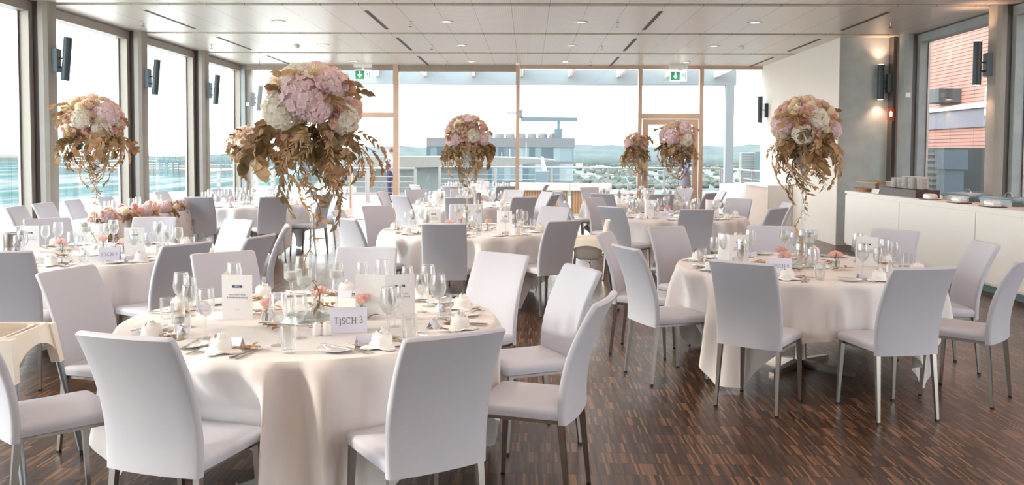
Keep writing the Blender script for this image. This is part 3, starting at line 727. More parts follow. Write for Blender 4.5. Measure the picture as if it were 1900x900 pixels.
# ================================================================ FLOWERS
def petal(mb, c, nrm, up, L, Wd, curl=.3, n=3):
    """small cupped petal starting at c, pointing along up, facing nrm"""
    nrm = Vector(nrm).normalized(); up = Vector(up).normalized(); sd_ = up.cross(nrm)
    rows = []
    for i in range(n+1):
        q = i/n; w = Wd*math.sin(PI*(.12+.80*q))*.5; p = Vector(c)+up*L*q+nrm*(curl*L*q*q)
        rows.append([tuple(p-sd_*w+nrm*.12*Wd), tuple(p), tuple(p+sd_*w+nrm*.12*Wd)])
    mb.loft(rows, cap=False, closed=False)
def fib(n, k, jit=0, rn=None):
    z = 1-2*(k+.5)/n; r = math.sqrt(max(0, 1-z*z)); a = k*2.39996
    return Vector((r*math.cos(a), r*math.sin(a), z))
def hydrangea_mesh(mt, seed, nf=105):
    rn = random.Random(seed); mb = MB()
    for k in range(nf):
        d = fib(nf, k); d = (d+Vector((rn.uniform(-.08, .08), rn.uniform(-.08, .08), rn.uniform(-.08, .08)))).normalized()
        R0 = .88+rn.uniform(-.05, .07); c = d*R0
        t1 = d.cross(Vector((rn.uniform(-1, 1), rn.uniform(-1, 1), rn.uniform(-1, 1)))).normalized(); t2 = d.cross(t1)
        nn = (d+.35*Vector((rn.uniform(-1, 1), rn.uniform(-1, 1), rn.uniform(-1, 1)))).normalized()
        for q in range(4):
            a = q*PI/2+rn.uniform(-.15, .15); up = t1*math.cos(a)+t2*math.sin(a)
            petal(mb, c, nn, up, .22, .27, .25+rn.uniform(-.1, .2), 4)
    mb.lathe([(0.01, -.8), (.5, -.62), (.78, 0), (.5, .62), (.01, .8)], 10)
    return mb.mesh('hydrangea', mt, 180)
def rose_mesh(mt, seed):
    rn = random.Random(seed); mb = MB()
    for lay, (n, r, h, tilt) in enumerate(((3, .12, .95, .05), (4, .26, .95, .12), (5, .45, .85, .28), (5, .66, .66, .5), (6, .86, .45, .75))):
        for k in range(n):
            a0 = 2*PI*(k+.5*(lay % 2)+rn.uniform(-.1, .1))/n; span = 2*PI/n*1.35; rows = []
            for i in range(4):
                q = i/3; rowp = []
                for j in range(6):
                    s_ = -1+2*j/5; a = a0+s_*span/2
                    rr = r*(.45+.65*q**.7)+tilt*.28*q*q; z = -.75+(h+.75)*q*(1-.16*s_*s_)
                    rowp.append((rr*math.cos(a), rr*math.sin(a), z))
                rows.append(rowp)
            mb.loft(rows, cap=False, closed=False)
    mb.lathe([(.01, -.85), (.4, -.7), (.45, -.3), (.01, .2)], 8)
    return mb.mesh('rose', mt, 180)
def pompon_mesh(mt, seed):
    mb = MB(); n = 110
    for k in range(n):
        d = fib(n, k); t1 = d.cross(Vector((0.3, .5, .8))).normalized()
        petal(mb, d*.55, t1, d, .48, .17, .15, 2)
    mb.lathe([(.01, -.7), (.6, -.35), (.7, 0), (.6, .35), (.01, .7)], 10)
    return mb.mesh('pompon', mt, 180)
def leaf(mb, p, d, up, L, Wd, bend=.15):
    d = Vector(d).normalized(); s_ = d.cross(Vector(up)); s_ = s_.normalized() if s_.length > 1e-4 else Vector((1, 0, 0)); u = s_.cross(d)
    rows = []
    for q, w in ((0, .05), (.10, .50), (.25, .86), (.45, 1), (.65, .86), (.84, .48), (1, .02)):
        c = Vector(p)+d*L*q-u*bend*L*q*q; ww = Wd*.5*w
        rows.append([tuple(c-s_*ww+u*ww*.35), tuple(c), tuple(c+s_*ww+u*ww*.35)])
    mb.loft(rows, cap=False, closed=False)
def spray_mesh(seed, L, nl, lw, ll, droop, name='leaf_spray', mt=None):
    """branch that starts at the origin along +X and bends downward, with leaves in pairs"""
    rn = random.Random(seed); mb = MB(); pts = []
    for i in range(nl+1):
        q = i/nl; a = -droop*q
        pts.append((pts[-1]+Vector((math.cos(a), .12*rn.uniform(-1, 1), math.sin(a)))*L/nl) if pts else Vector((0, 0, 0)))
    mb.tube(pts, .0028, 4, .001)
    for i in range(1, nl+1):
        d = (pts[i]-pts[i-1]).normalized()
        for s_ in (-1, 1):
            if rn.random() < .12: continue
            side = Vector((rn.uniform(-.3, .3), s_, rn.uniform(-.5, .5))); dd = (d*.8+side*.7+Vector((0, 0, -.25))).normalized()
            k = .75+.5*rn.random(); leaf(mb, pts[i], dd, (rn.uniform(-.6, .6), rn.uniform(-.6, .6), 1), ll*k, lw*k, rn.uniform(-.1, .3))
    leaf(mb, pts[-1], pts[-1]-pts[-2], (0, .3, 1), ll, lw)
    return mb.mesh(name, mt or GOLD, 180)
def obj(name, me, parent=None, loc=(0, 0, 0), rot=None, sc=1):
    o = bpy.data.objects.new(name, me); COL.objects.link(o)
    if parent: o.parent = parent
    o.location = loc
    if rot is not None: o.rotation_euler = rot
    if isinstance(sc, (int, float)): sc = (sc,)*3
    o.scale = sc; return o
HP = [hydrangea_mesh(PINKH, 1), hydrangea_mesh(PINKH, 2)]; HW = [hydrangea_mesh(WHITEH, 3), hydrangea_mesh(WHITEH, 4)]
RS = [rose_mesh(ROSEP, 1), rose_mesh(ROSED, 2)]; PM = pompon_mesh(CREAM, 3)
SPW = [spray_mesh(11+k, .22, 6, .042, .062, 1.5) for k in range(3)]+[spray_mesh(21, .18, 5, .042, .06, 1.0, mt=GOLDD)]
SPS = [spray_mesh(31+k, .26, 10, .013, .042, 1.6) for k in range(3)]+[spray_mesh(41, .24, 9, .013, .04, 1.2, mt=GOLDD)]
def face(d):  # rotation taking +Z to d
    return Vector(d).to_track_quat('Z', 'Y').to_euler()
def spray_rot(az, el, tw=0):
    return (Matrix.Rotation(az, 3, 'Z') @ Matrix.Rotation(-el, 3, 'Y') @ Matrix.Rotation(tw, 3, 'X')).to_euler()
VASE = MB().lathe([(.001, .0), (.085, .0), (.088, .006), (.05, .014), (.016, .03), (.012, .06), (.012, .2), (.012, .60), (.016, .655), (.035, .72), (.075, .80), (.125, .88), (.130, .89), (.122, .885), (.07, .80), (.03, .722), (.006, .66), (.001, .655)], 24).mesh('vase', VGLASS, 60)
def vine_mesh(seed, n=22, z0=.66, z1=.05):
    rn = random.Random(seed); mb = MB(); pts = []
    for i in range(n+1):
        q = i/n; a = q*9+seed; r_ = .022+.018*math.sin(q*11+seed)+.02*q
        pts.append(Vector((r_*math.cos(a), r_*math.sin(a), z0+(z1-z0)*q)))
    mb.tube(pts, .0025, 4)
    for i in range(1, n+1):
        for s_ in (0, 1):
            if rn.random() < .25: continue
            a = rn.uniform(0, 2*PI); leaf(mb, pts[i], (math.cos(a), math.sin(a), rn.uniform(-.9, .3)), (rn.uniform(-.5, .5), rn.uniform(-.5, .5), 1), rn.uniform(.035, .062), rn.uniform(.014, .022), .2)
    return mb.mesh('trailing_vine', GOLD, 180)
VINES = [vine_mesh(k) for k in range(3)]
def bouquet(x, y, label, seed, layout=None, R=.235, zc=1.02, big=True, yawk=0, hang=False):
    """flower ball on a tall glass vase; layout lists (kind, right, up, radius) seen from the camera side"""
    rn = random.Random(seed)
    az = math.atan2(y, x)-PI/2     # local -Y points to the camera
    r = empty('floral_centrepiece', (x, y, TH+.014), az+yawk)
    obj('vase', VASE, r)
    obj('trailing_vine', VINES[seed % 3], r, rot=(0, 0, seed*1.3))
    C0 = Vector((0, 0, zc)); blobs = []
    def surf(a, b_, rad):
        k = max(0, 1-(a/R)**2-(b_/(R*.92))**2); return Vector((a, -math.sqrt(k)*R*.82, b_))
    def put(kind, p, rad):
        d = p.normalized(); c = C0+p*(1-rad*.45/max(p.length, .05))
        me = {'P': HP[rn.randrange(2)], 'W': HW[rn.randrange(2)], 'r': RS[0], 'R': RS[1], 'c': PM}[kind]
        nm = {'P': 'pink_hydrangea', 'W': 'white_hydrangea', 'r': 'blush_rose', 'R': 'pink_rose', 'c': 'cream_pompon'}[kind]
        e = face(d); o = obj(nm, me, r, c, e, rad*(1.0 if kind in 'PW' else 1.15)); blobs.append((c, rad))
    layout = layout or [('P', -.13, -.02, .10), ('W', .08, -.05, .095), ('P', .06, .14, .08), ('W', -.10, .15, .07), ('P', .19, .02, .07)]
    for k, a, b_, rad in layout: put(k, surf(a, b_, rad), rad)
    for k in range(4):   # back side
        a = R_(30+k*40); put('PWPW'[k], Vector((R*.8*math.cos(a), R*.8*math.sin(a), rn.uniform(-.02, .13))), .09)
    put('W', Vector((0, .02, R*.85)), .06) if rn.random() < .5 else put('P', Vector((.02, .02, R*.85)), .06)
    tries = 0; cnt = 0
    while tries < 900 and cnt < 66:
        tries += 1; d = Vector((rn.gauss(0, 1), rn.gauss(0, 1), rn.gauss(.25, .9))).normalized()
        if d.z < -.8: continue
        p = Vector((d.x*R, d.y*R*.85, d.z*R*.92)); kind = rn.choice('rrRrrccr'); rad = rn.uniform(.018, .027)
        c = C0+p*.93
        if any((c-b).length < (q+rad)*.86 for b, q in blobs): continue
        put(kind, p*1.0, rad); cnt += 1
    # foliage: broad leaves between the blooms and under them, thin ones hanging outside
    for k in range(18):
        a = rn.uniform(0, 2*PI); el = rn.uniform(-.7, .3)
        if hang: a = R_(rn.uniform(150, 225)) if k < 8 else R_(rn.uniform(-150, -40)); el = rn.uniform(-.9, -.1) if k < 8 else rn.uniform(-1.5, -.9)
        obj('leaf_spray', SPW[rn.randrange(4)], r, C0+Vector((math.cos(a)*R*(.85 if hang and k < 8 else .45), math.sin(a)*R*.4, rn.uniform(-.13, -.01))), spray_rot(a, el, rn.uniform(-1, 1)), rn.uniform(.8, 1.3)*(1 if big else .8))
    for k in range(9):
        a = R_(-90+40*(k-4)*.9)
        obj('dark_leaf_spray', SPW[3], r, C0+Vector((math.cos(a)*R*.15, math.sin(a)*R*.15, -.07-.05*(k % 3))), spray_rot(a, rn.uniform(-.3, .3), rn.uniform(-1, 1)), 1.0)
    for k in range(9):
        a = rn.uniform(0, 2*PI); el = rn.uniform(.3, 1.2)
        obj('leaf_spray', SPW[rn.randrange(4)], r, C0+Vector((math.cos(a)*R*.5, math.sin(a)*R*.5, rn.uniform(.0, .10))), spray_rot(a, el, rn.uniform(-1, 1)), rn.uniform(.7, .9))
    for k in range(22):
        a = rn.uniform(0, 2*PI)
        if hang: a = R_(rn.uniform(-45, 30)) if k < 8 else R_(rn.uniform(-150, -60))
        obj('thin_leaf_spray', SPS[rn.randrange(4)], r, C0+Vector((math.cos(a)*R*(.85 if hang and k < 8 else .55), math.sin(a)*R*.55, rn.uniform(-.20, -.08))), spray_rot(a, rn.uniform(-1.1, .1), rn.uniform(-1, 1)), rn.uniform(.8, 1.2))
    for k in range(12):
        a = rn.uniform(0, 2*PI)
        obj('thin_leaf_spray', SPS[rn.randrange(4)], r, C0+Vector((math.cos(a)*.08, math.sin(a)*.08, rn.uniform(-.36, -.18))), spray_rot(a, rn.uniform(-1.3, -.5), rn.uniform(-1, 1)), rn.uniform(.7, 1.1))
    reg(r, label, 'flower arrangement', 'tall rose and hydrangea centrepieces'); return r
s3 = 4.2/F_PX
def L3(lst, u0, v0, sc): return [(k, (u-u0)*sc, (v0-v)*sc, rd*sc) for k, u, v, rd in lst]
# the nearest bouquet, bloom by bloom
lay3 = L3([('P', 556, 190, 44), ('W', 512, 222, 36), ('W', 545, 148, 28), ('P', 622, 165, 34), ('W', 650, 236, 30), ('P', 590, 215, 30),
           ('c', 588, 140, 13), ('c', 622, 166, 12), ('c', 630, 188, 12), ('c', 609, 216, 12), ('R', 636, 218, 11), ('r', 622, 240, 10), ('r', 600, 170, 11), ('r', 608, 190, 10), ('r', 520, 203, 11), ('r', 507, 180, 12), ('R', 627, 228, 8), ('r', 520, 224, 12)], 582, 212, s3)
bouquet(-1.08, 4.38, 'largest foreground bouquet of pink hydrangea and gold leaves on glass vase', 3, lay3, R=.238, zc=1.045, hang=True)
lay6 = L3([('P', 1448, 223, 23), ('W', 1491, 247, 22), ('W', 1520, 215, 22), ('P', 1550, 238, 17), ('R', 1487, 226, 11), ('R', 1498, 197, 9), ('c', 1470, 207, 8), ('c', 1505, 187, 9), ('c', 1533, 236, 8), ('c', 1453, 245, 8),
           ('r', 1505, 232, 7), ('r', 1513, 243, 7), ('r', 1502, 220, 6), ('r', 1515, 231, 5)], 1493, 228, 6.4/F_PX)
bouquet(2.06, 6.62, 'tall bouquet on the near right table in front of the white wall', 7, lay6, R=.238, zc=1.04)
layL = L3([('W', 143, 219, 20), ('W', 182, 248, 22), ('P', 195, 207, 24), ('r', 125, 215, 9), ('c', 142, 196, 9), ('c', 176, 223, 8), ('R', 154, 243, 7), ('R', 204, 241, 6), ('r', 164, 218, 6), ('r', 158, 189, 10)], 165, 225, 6.9/F_PX)
bouquet(-3.55, 7.10, 'tall bouquet with white hydrangeas by the left windows', 12, layL, R=.238, zc=1.06)
layC = L3([('P', 842, 257, 15), ('W', 884, 246, 14), ('P', 905, 252, 14), ('W', 855, 225, 12), ('P', 880, 217, 14), ('R', 869, 250, 5), ('r', 860, 252, 4)], 871, 244, 9.2/F_PX)
bouquet(-.67, 9.50, 'tall bouquet on the middle table, in front of the office block', 5, layC, R=.235, zc=1.02)
bouquet(2.00, 11.90, 'tall bouquet in front of the closed glass door', 8, [('P', -.09, 0, .11), ('W', .13, -.05, .10), ('P', .12, .14, .09), ('P', -.22, .04, .06)], R=.238, zc=1.05)
bouquet(1.90, 15.60, 'smaller far bouquet just left of the closed glass door', 9, [('P', -.16, -.02, .09)], R=.215, zc=1.0)
bouquet(-4.50, 13.90, 'far bouquet half hidden left of the largest one', 10, [('P', .12, .02, .11), ('W', -.08, -.08, .08)], R=.215, zc=1.03)
# garland along the long table
gl_ = empty('flower_garland', (-4.97, 11.3, TH+.012)); rn = random.Random(44)
for k in range(60):
    y_ = -1.3+2.6*k/59; e = abs(y_) > 1.15
    p = (rn.uniform(-.12, .10), y_, rn.uniform(.03, .13)); kd = rn.choice('rRrRc')
    obj({'r': 'blush_rose', 'R': 'pink_rose', 'c': 'cream_pompon'}[kd], {'r': RS[0], 'R': RS[1], 'c': PM}[kd], gl_, p, face((1, rn.uniform(-.5, .5), rn.uniform(.1, 1))), rn.uniform(.035, .055))
for y_, k in ((-1.15, 0), (-.7, 1), (-.1, 0), (.5, 1), (1.05, 0)): obj('pink_hydrangea', HP[k], gl_, (.03, y_, .06), None, .09)
for k in range(62):
    y_ = rn.uniform(-1.3, 1.3)
    obj('leaf_spray', SPW[rn.randrange(4)], gl_, (rn.uniform(-.1, .08), y_, rn.uniform(.02, .1)), spray_rot(rn.uniform(-1.2, 1.2)+(PI if rn.random() < .25 else 0), rn.uniform(-.4, .7), rn.uniform(-1, 1)), rn.uniform(.6, .9))
for y_ in (-1.28, -1.2, 1.2, 1.28, 1.1, -1.1):
    for k in range(4): obj('thin_leaf_spray', SPS[rn.randrange(4)], gl_, (.10+rn.uniform(0, .03), y_+rn.uniform(-.06, .06), .0-.12*k), spray_rot(rn.uniform(-1, 1), -1.2, rn.uniform(-1, 1)), 1.1)
reg(gl_, 'rose and gold leaf garland along the edge of the long table', 'garland')

# ================================================================ TABLEWARE
ZT = TH+.002
def wine_glass(nm, s=1.0, parts=True, prof=None):
    foot = [(.001, .0), (.033*s, .0), (.034*s, .002), (.02*s, .005), (.006*s, .010)]
    stem = [(.006*s, .010), (.0042*s, .03), (.0042*s, .085*s), (.007*s, .100*s)]
    bowl = prof or [(.004, .098), (.02, .108), (.036, .130), (.041, .155), (.0385, .190), (.034, .225), (.0325, .2255), (.0370, .190), (.0395, .155), (.0345, .131), (.018, .110), (.003, .101)]
    bowl = [(a*s, b_*s) for a, b_ in bowl]
    if parts:
        r = empty(nm); MB().lathe(bowl, 20).build('bowl', GLASS, r, 60); MB().lathe(stem, 8).build('stem', GLASS, r, 60); MB().lathe(foot, 20).build('foot', GLASS, r, 60)
        MB().lathe([(.0325*s, .2245*s), (.0342*s, .2245*s), (.0342*s, .2268*s), (.0325*s, .2268*s), (.0325*s, .2245*s)], 20).build('rim', GLASSR, r)
        return r
    return MB().lathe(foot+stem[1:]+bowl[1:], 14).build(nm, GLASS, smooth=60)
GLASSR = glassy('glass_rim', (.95, .97, .97), .55, .9, .15)  # milkier than the bowl, painting in the bright highlight along the lip
def tumbler(nm, s=1, n=18):
    return MB().lathe([(.001, .0), (.026, .0), (.028, .004), (.034, .06), (.0335, .115), (.032, .115), (.0325, .06), (.026, .012), (.001, .010)], n).build(nm, GLASS, smooth=60)
WG = Proto(wine_glass('wine_glass')); WGS = Proto(wine_glass('white_wine_glass', .88)); WF = Proto(wine_glass('wine_glass', 1, False)); TUM = Proto(tumbler('water_tumbler')); TUMF = Proto(tumbler('water_tumbler', n=10))
def candle():
    r = empty('candle_glass')
    MB().lathe([(.001, 0), (.036, 0), (.037, .003), (.012, .010), (.007, .02), (.0065, .15), (.010, .17), (.033, .185), (.036, .195), (.036, .262), (.0345, .262), (.0345, .197), (.03, .188), (.001, .182)], 18).build('glass_holder', VGLASS, r, 60)
    c = MB().lathe([(0, .187), (.029, .187), (.029, .222), (0, .222)], 16).build('candle', WAX, r, 40)
    MB().tube([(0, 0, .222), (0, 0, .230)], .001, 4).build('wick', BLACK, c)
    return r
CAN = Proto(candle())
def budvase():
    r = empty('bud_vase')
    MB().lathe([(.001, 0), (.022, 0), (.026, .006), (.028, .05), (.026, .062), (.0245, .062), (.026, .05), (.022, .008), (.001, .007)], 16).build('glass', VGLASS, r, 60)
    MB().tube([(0, 0, .01), (.012, 0, .07), (.02, 0, .085)], .002, 5).tube([(0, .005, .01), (-.015, 0, .07), (-.02, 0, .085)], .002, 5).tube([(0, -.005, .01), (0, -.01, .09)], .002, 5).build('stems', STEMG, r)
    for p in ((.026, 0, .098), (-.024, .004, .096), (0, -.02, .104)): obj('pink_rose', RS[1], r, p, face((p[0]*8, p[1]*8, 1)), .026)
    return r
BUD = Proto(budvase())
def napkin():
    r = empty('napkin_rose'); mb = MB(); rings = []; n = 70
    rows = []
    for i in range(n+1):
        q = i/n; a = q*2*PI*3.6; rr = .006+.026*q
        rows.append([(rr*math.cos(a)*.85, rr*math.sin(a)*.85, .018), (rr*1.12*math.cos(a), rr*1.12*math.sin(a), .045), (rr*math.cos(a)*.92, rr*math.sin(a)*.92, .070+.006*math.sin(a*1.7)-.018*q)])
    mb.loft(rows, cap=False, closed=False)
    mb.lathe([(.001, 0), (.030, 0), (.038, .012), (.037, .035), (.033, .052), (.028, .050), (.001, .02)], 20)
    mb.build('rolled_bloom', LINEN, r, 180)
    mb = MB(); rings = []
    for k, (rr, z) in enumerate(((.026, .010), (.04, .006), (.062, .004), (.066, .003), (.03, .001))):
        rings.append([(rr*(1+.28*math.cos(4*2*PI*j/32)*(k > 1))*math.cos(2*PI*j/32), rr*(1+.28*math.cos(4*2*PI*j/32)*(k > 1))*math.sin(2*PI*j/32), z+.004*(k in (1, 2))*math.sin(5*2*PI*j/32)+.002) for j in range(32)])
    mb.loft(rings, cap=False).build('folded_corners', LINEN, r, 180)
    return r
NAP = Proto(napkin())
def bplate():
    r = MB().lathe([(.001, .0), (.045, .0), (.05, .004), (.078, .011), (.080, .0135), (.078, .0135), (.05, .007), (.001, .006)], 32).build('bread_plate', CHINA, smooth=60)
    return r
PLT = Proto(bplate())
def fork():
    mb = MB(); mb.loft([[(x, -w, z), (x, w, z), (x, w, z+.0022), (x, -w, z+.0022)] for x, w, z in ((-.10, .003, .002), (-.097, .0055, .001), (-.05, .0042, .002), (.0, .0025, .006), (.03, .0028, .005), (.045, .009, .002), (.058, .0115, .002), (.064, .0115, .003))])
    for k in range(4):
        y_ = -.0095+k*.0063; mb.loft([[(x, y_-w, z), (x, y_+w, z), (x, y_+w, z+.0018), (x, y_-w, z+.0018)] for x, w, z in ((.062, .0019, .003), (.08, .0016, .001), (.100, .0008, .006))])
    return mb.build('fork', SILVER, smooth=40)
def knife():
    r = empty('table_knife')
    MB().loft([[(x, -w, 0.001), (x, w, 0.001), (x, w, .001+h), (x, -w, .001+h)] for x, w, h in ((-.105, .004, .004), (-.10, .0065, .006), (-.03, .005, .005), (-.005, .0035, .004))]).build('handle', SILVER, r, 40)
    MB().prism([(-.006, -.004), (.095, -.006), (.112, .004), (.10, .007), (-.006, .005)], .002, .0036).build('blade', SILVER, r)
    return r
def spoon():
    mb = MB(); mb.loft([[(x, -w, z), (x, w, z), (x, w, z+.0022), (x, -w, z+.0022)] for x, w, z in ((-.095, .0055, .001), (-.05, .004, .002), (.0, .0025, .006), (.035, .003, .005))])
    mb.loft([[(.06+.03*math.cos(2*PI*j/16)*k, .017*k*math.sin(2*PI*j/16), z) for j in range(16)] for k, z in ((.3, .001), (.7, .002), (1, .006), (.95, .0065), (.6, .003), (.1, .0018))])
    return mb.build('dessert_spoon', SILVER, smooth=60)
FRK, KNF, SPN = Proto(fork()), Proto(knife()), Proto(spoon())
def text(s, size, mt, parent, loc, rot=(PI/2, 0, 0), sx_=1.0):
    c = bpy.data.curves.new('lettering', 'FONT'); c.body = s; c.size = size; c.align_x = 'CENTER'; c.extrude = .0002; c.materials.append(mt)
    o = bpy.data.objects.new('lettering', c); COL.objects.link(o); o.parent = parent; o.location = loc; o.rotation_euler = rot; o.scale = (sx_, 1, 1)
    bpy.context.view_layer.update(); me = bpy.data.meshes.new_from_object(o.evaluated_get(bpy.context.evaluated_depsgraph_get()))
    me.materials.clear(); me.materials.append(mt)
    n_ = bpy.data.objects.new('lettering', me); COL.objects.link(n_); n_.parent = parent; n_.location = loc; n_.rotation_euler = rot; n_.scale = (sx_, 1, 1)
    bpy.data.objects.remove(o); n_.name = 'lettering'; return n_
def arc(cx, cy, rx, ry, a0, a1, n=12): return [(cx+rx*math.cos(R_(a0+(a1-a0)*i/n)), cy+ry*math.sin(R_(a0+(a1-a0)*i/n))) for i in range(n+1)]
GLY = {'T': (.74, 0, [([(.02, .97), (.72, .97)], .05), ([(.37, 0), (.37, .97)], .11), ([(.25, .02), (.49, .02)], .04), ([(.04, .98), (.03, .84)], .04), ([(.70, .98), (.71, .84)], .04)]),
 'I': (.36, -.22, [([(.18, 0), (.18, 1)], .11), ([(.05, .02), (.31, .02)], .04), ([(.05, .98), (.31, .98)], .04)]),
 'S': (.50, 0, [(arc(.25, .74, .19, .23, 30, 270), .08), (arc(.25, .26, .20, .24, 90, -150), .09), ([(.42, .95), (.42, .80)], .035)]),
 'C': (.74, 0, [(arc(.42, .5, .36, .48, 45, 315, 18), .08), ([(.69, .96), (.69, .78)], .035)]),
 'H': (.84, 0, [([(.17, 0), (.17, 1)], .11), ([(.67, 0), (.67, 1)], .11), ([(.17, .52), (.67, .52)], .05)]+[([(x-.12, y), (x+.12, y)], .04) for x in (.17, .67) for y in (.02, .98)]),
 ' ': (.30, 0, []),
 '3': (.50, .12, [(arc(.22, .76, .19, .22, 150, -90), .07), (arc(.22, .27, .22, .27, 90, -150), .09)]),
 '4': (.56, .12, [([(.38, 0), (.38, 1), (.04, .30), (.54, .30)], .07)]),
 '6': (.56, .12, [(arc(.28, .31, .22, .30, 0, 360, 20), .08), (arc(.62, .33, .56, .66, 175, 108), .08)])}
def serif(s, h, mt, parent, loc, rot):
    mb = MB(); tw = sum(GLY[c][0]+.06 for c in s)*h; x0 = -tw/2
    for ci, c in enumerate(s):
        w, dy, st = GLY[c]
        for pts, wd in st:
            L_ = []; R2 = []
            for i, p in enumerate(pts):
                a = Vector(pts[max(i-1, 0)]); b_ = Vector(pts[min(i+1, len(pts)-1)]); d = (b_-a).normalized(); n_ = Vector((-d.y, d.x))*wd/2
                L_.append((x0+(p[0]+n_.x)*h, (p[1]+n_.y+dy)*h, 0)); R2.append((x0+(p[0]-n_.x)*h, (p[1]-n_.y+dy)*h, 0))
            mb.loft([L_, R2], cap=False, closed=False)
        x0 += (w+.06)*h
    o = mb.build('lettering', mt, parent); o.location = loc; o.rotation_euler = rot; return o
def tent(nm, w, h, d, mt):
    r = empty(nm); th = .0012
    for sgn, n_ in ((-1, 'front_leaf'), (1, 'rear_leaf')):
        MB().hexa([(-w/2, sgn*d/2-th/2, 0), (w/2, sgn*d/2-th/2, 0), (w/2, sgn*d/2+th/2, 0), (-w/2, sgn*d/2+th/2, 0)],
                  [(-w/2, sgn*.0006-th/2, h), (w/2, sgn*.0006-th/2, h), (w/2, sgn*.0006+th/2, h), (-w/2, sgn*.0006+th/2, h)]).build(n_, mt, r)
    return r
pc = tent('place_card', .08, .035, .04, LILAC); text('Johanna Molembert', .0085, INK, pc, (0, -.0125, .013), (R_(60), 0, 0))
PCD = Proto(pc)
def sprig():
    mb = MB(); rn = random.Random(2); mb.tube([(-.06, 0, .006), (0, .005, .012), (.06, 0, .01)], .002, 4)
    for k in range(9):
        x = -.05+k*.013; a = (1 if k % 2 else -1)*rn.uniform(.5, 1.2); leaf(mb, (x, 0, .010), (math.cos(a), math.sin(a), rn.uniform(.0, .5)), (0, 0, 1), .045, .017, .25)
    return mb.build('gold_leaf_sprig', GOLD, smooth=180)
SPR = Proto(sprig())
def setting(tk, ang, near, skip=()):
    """place setting laid at angle ang of the table; local +Y points to the table centre"""
    x, y, _, desc = TBL[tk]; a = R_(ang); c, s_ = math.cos(a), math.sin(a)
    def P(lx, ly, z=ZT):   # lx to the diner's right, ly inward from the edge
        rr = TR_-ly; return (x+rr*c-lx*s_*1.0, y+rr*s_+lx*c*1.0, z)
    def P2(lx, ly, z=ZT): return P(-(-lx), ly, z)
    rz = a+PI/2; se = sector(c, s_); w = '%s place of the %s' % (se, desc)
    def put(pr_, nm, cat, lx, ly, r_=0, grp=None, z=ZT): 
        o = pr_.put(P(lx, ly, z), rz+r_); reg(o, nm+', '+w, cat, grp or (cat+'s laid on the tables')); return o
    if near >= 1:
        put(NAP, 'white napkin rose', 'napkin', .0, .14).scale = (1.2, 1.2, 1.15)
        put(PLT, 'small bread plate', 'plate', -.19, .19)
        if near >= 2: put(SPR, 'gold leaf sprig', 'sprig', .06, .21, .6)
        put(FRK, 'outer fork', 'fork', -.105, .15, PI/2); 
        put(KNF, 'table knife', 'knife', .105, .15, PI/2)
        if near >= 2:
            put(FRK, 'inner fork', 'fork', -.080, .16, PI/2); put(KNF, 'second table knife', 'knife', .130, .15, PI/2)
            k_ = KNF.put(P(-.18, .19, ZT+.0125), rz+1.9); reg(k_, 'butter knife on the bread plate, '+w, 'knife', 'knives laid on the tables')
        put(PCD, 'small lilac name card', 'place card', -.02, .27)
        if near >= 2: put(SPN, 'dessert spoon', 'spoon', .0, .225, 0)
    return P, se
def glasses(tk, ang, near):
    x, y, _, desc = TBL[tk]; a = R_(ang); c, s_ = math.cos(a), math.sin(a)
    def P(lx, ly): rr = TR_-ly; return (x+rr*c-lx*s_, y+rr*s_+lx*c, ZT)
    w = '%s place of the %s' % (sector(c, s_), desc)
    a_, b_, t_ = (WG, WGS, TUM) if near >= 2 else (WF, WF, TUMF)
    reg(a_.put(P(.06, .36)), 'large wine glass, '+w, 'wine glass', 'wine glasses on the tables')
    reg(b_.put(P(.14, .30), 0, None if near >= 2 else .9), 'smaller wine glass, '+w, 'wine glass', 'wine glasses on the tables')
    reg(t_.put(P(.20, .22)), 'water tumbler, '+w, 'tumbler', 'water tumblers on the tables')
def table_card(tk, u_off, txt, ang_face, dx, dy, s=1.0):
    x, y, _, desc = TBL[tk]
    r = tent('table_sign', .145*s, .095*s, .075*s, LILAC); r.location = (x+dx, y+dy, ZT); r.rotation_euler = (0, 0, ang_face)
    serif(txt, .026*s, INK, r, (.0, -.0262*s, .034*s), (R_(68.5), 0, 0))
    reg(r, 'lilac folded card reading %s on the %s' % (txt, desc), 'table sign')
def menu(tk, dx, dy, rz, label, open_=100):
    x, y, _, desc = TBL[tk]; r = empty('menu_card', (x+dx, y+dy, ZT), rz); w, h, th = .155, .222, .002
    f1 = MB().box(0, w, -th/2, th/2, 0, h).build('front_panel', CARD, r)
    f2 = MB().box(0, w, -th/2, th/2, 0, h).build('rear_panel', CARD, r); f2.location = (0, .003, 0); f2.rotation_euler = (0, 0, R_(open_))
    MB().box(.052, .103, -.0022, -.001, h*.71, h*.735+.006).build('navy_label', NAVY, f1)
    text('MENU', .011, CARD, f1, (w/2, -.0024, h*.71+.002))
    text('HOCHZEIT VON', .0115, INK, f1, (w/2, -.0014, h*.53)); text('KATARINA & SERGEJ', .0115, INK, f1, (w/2, -.0014, h*.465))
    text('24. Juli', .008, GOLDP, f1, (w/2, -.0014, h*.2))
    reg(r, label+' on the '+desc, 'menu card', 'standing menu cards'); return r
def shakers(tk, dx, dy, rz=0):
    x, y, _, desc = TBL[tk]
    for k, nm in ((-1, 'left'), (1, 'right')):
        o = MB().lathe([(.0, 0), (.020, 0), (.021, .01), (.019, .045), (.014, .056), (.0, .058)], 18).build('shaker', CHINA, smooth=60, loc=(x+dx+k*.022*math.cos(rz), y+dy+k*.022*math.sin(rz), ZT))
        reg(o, '%s white porcelain shaker of the pair on the %s' % (nm, desc), 'shaker', 'white shakers')
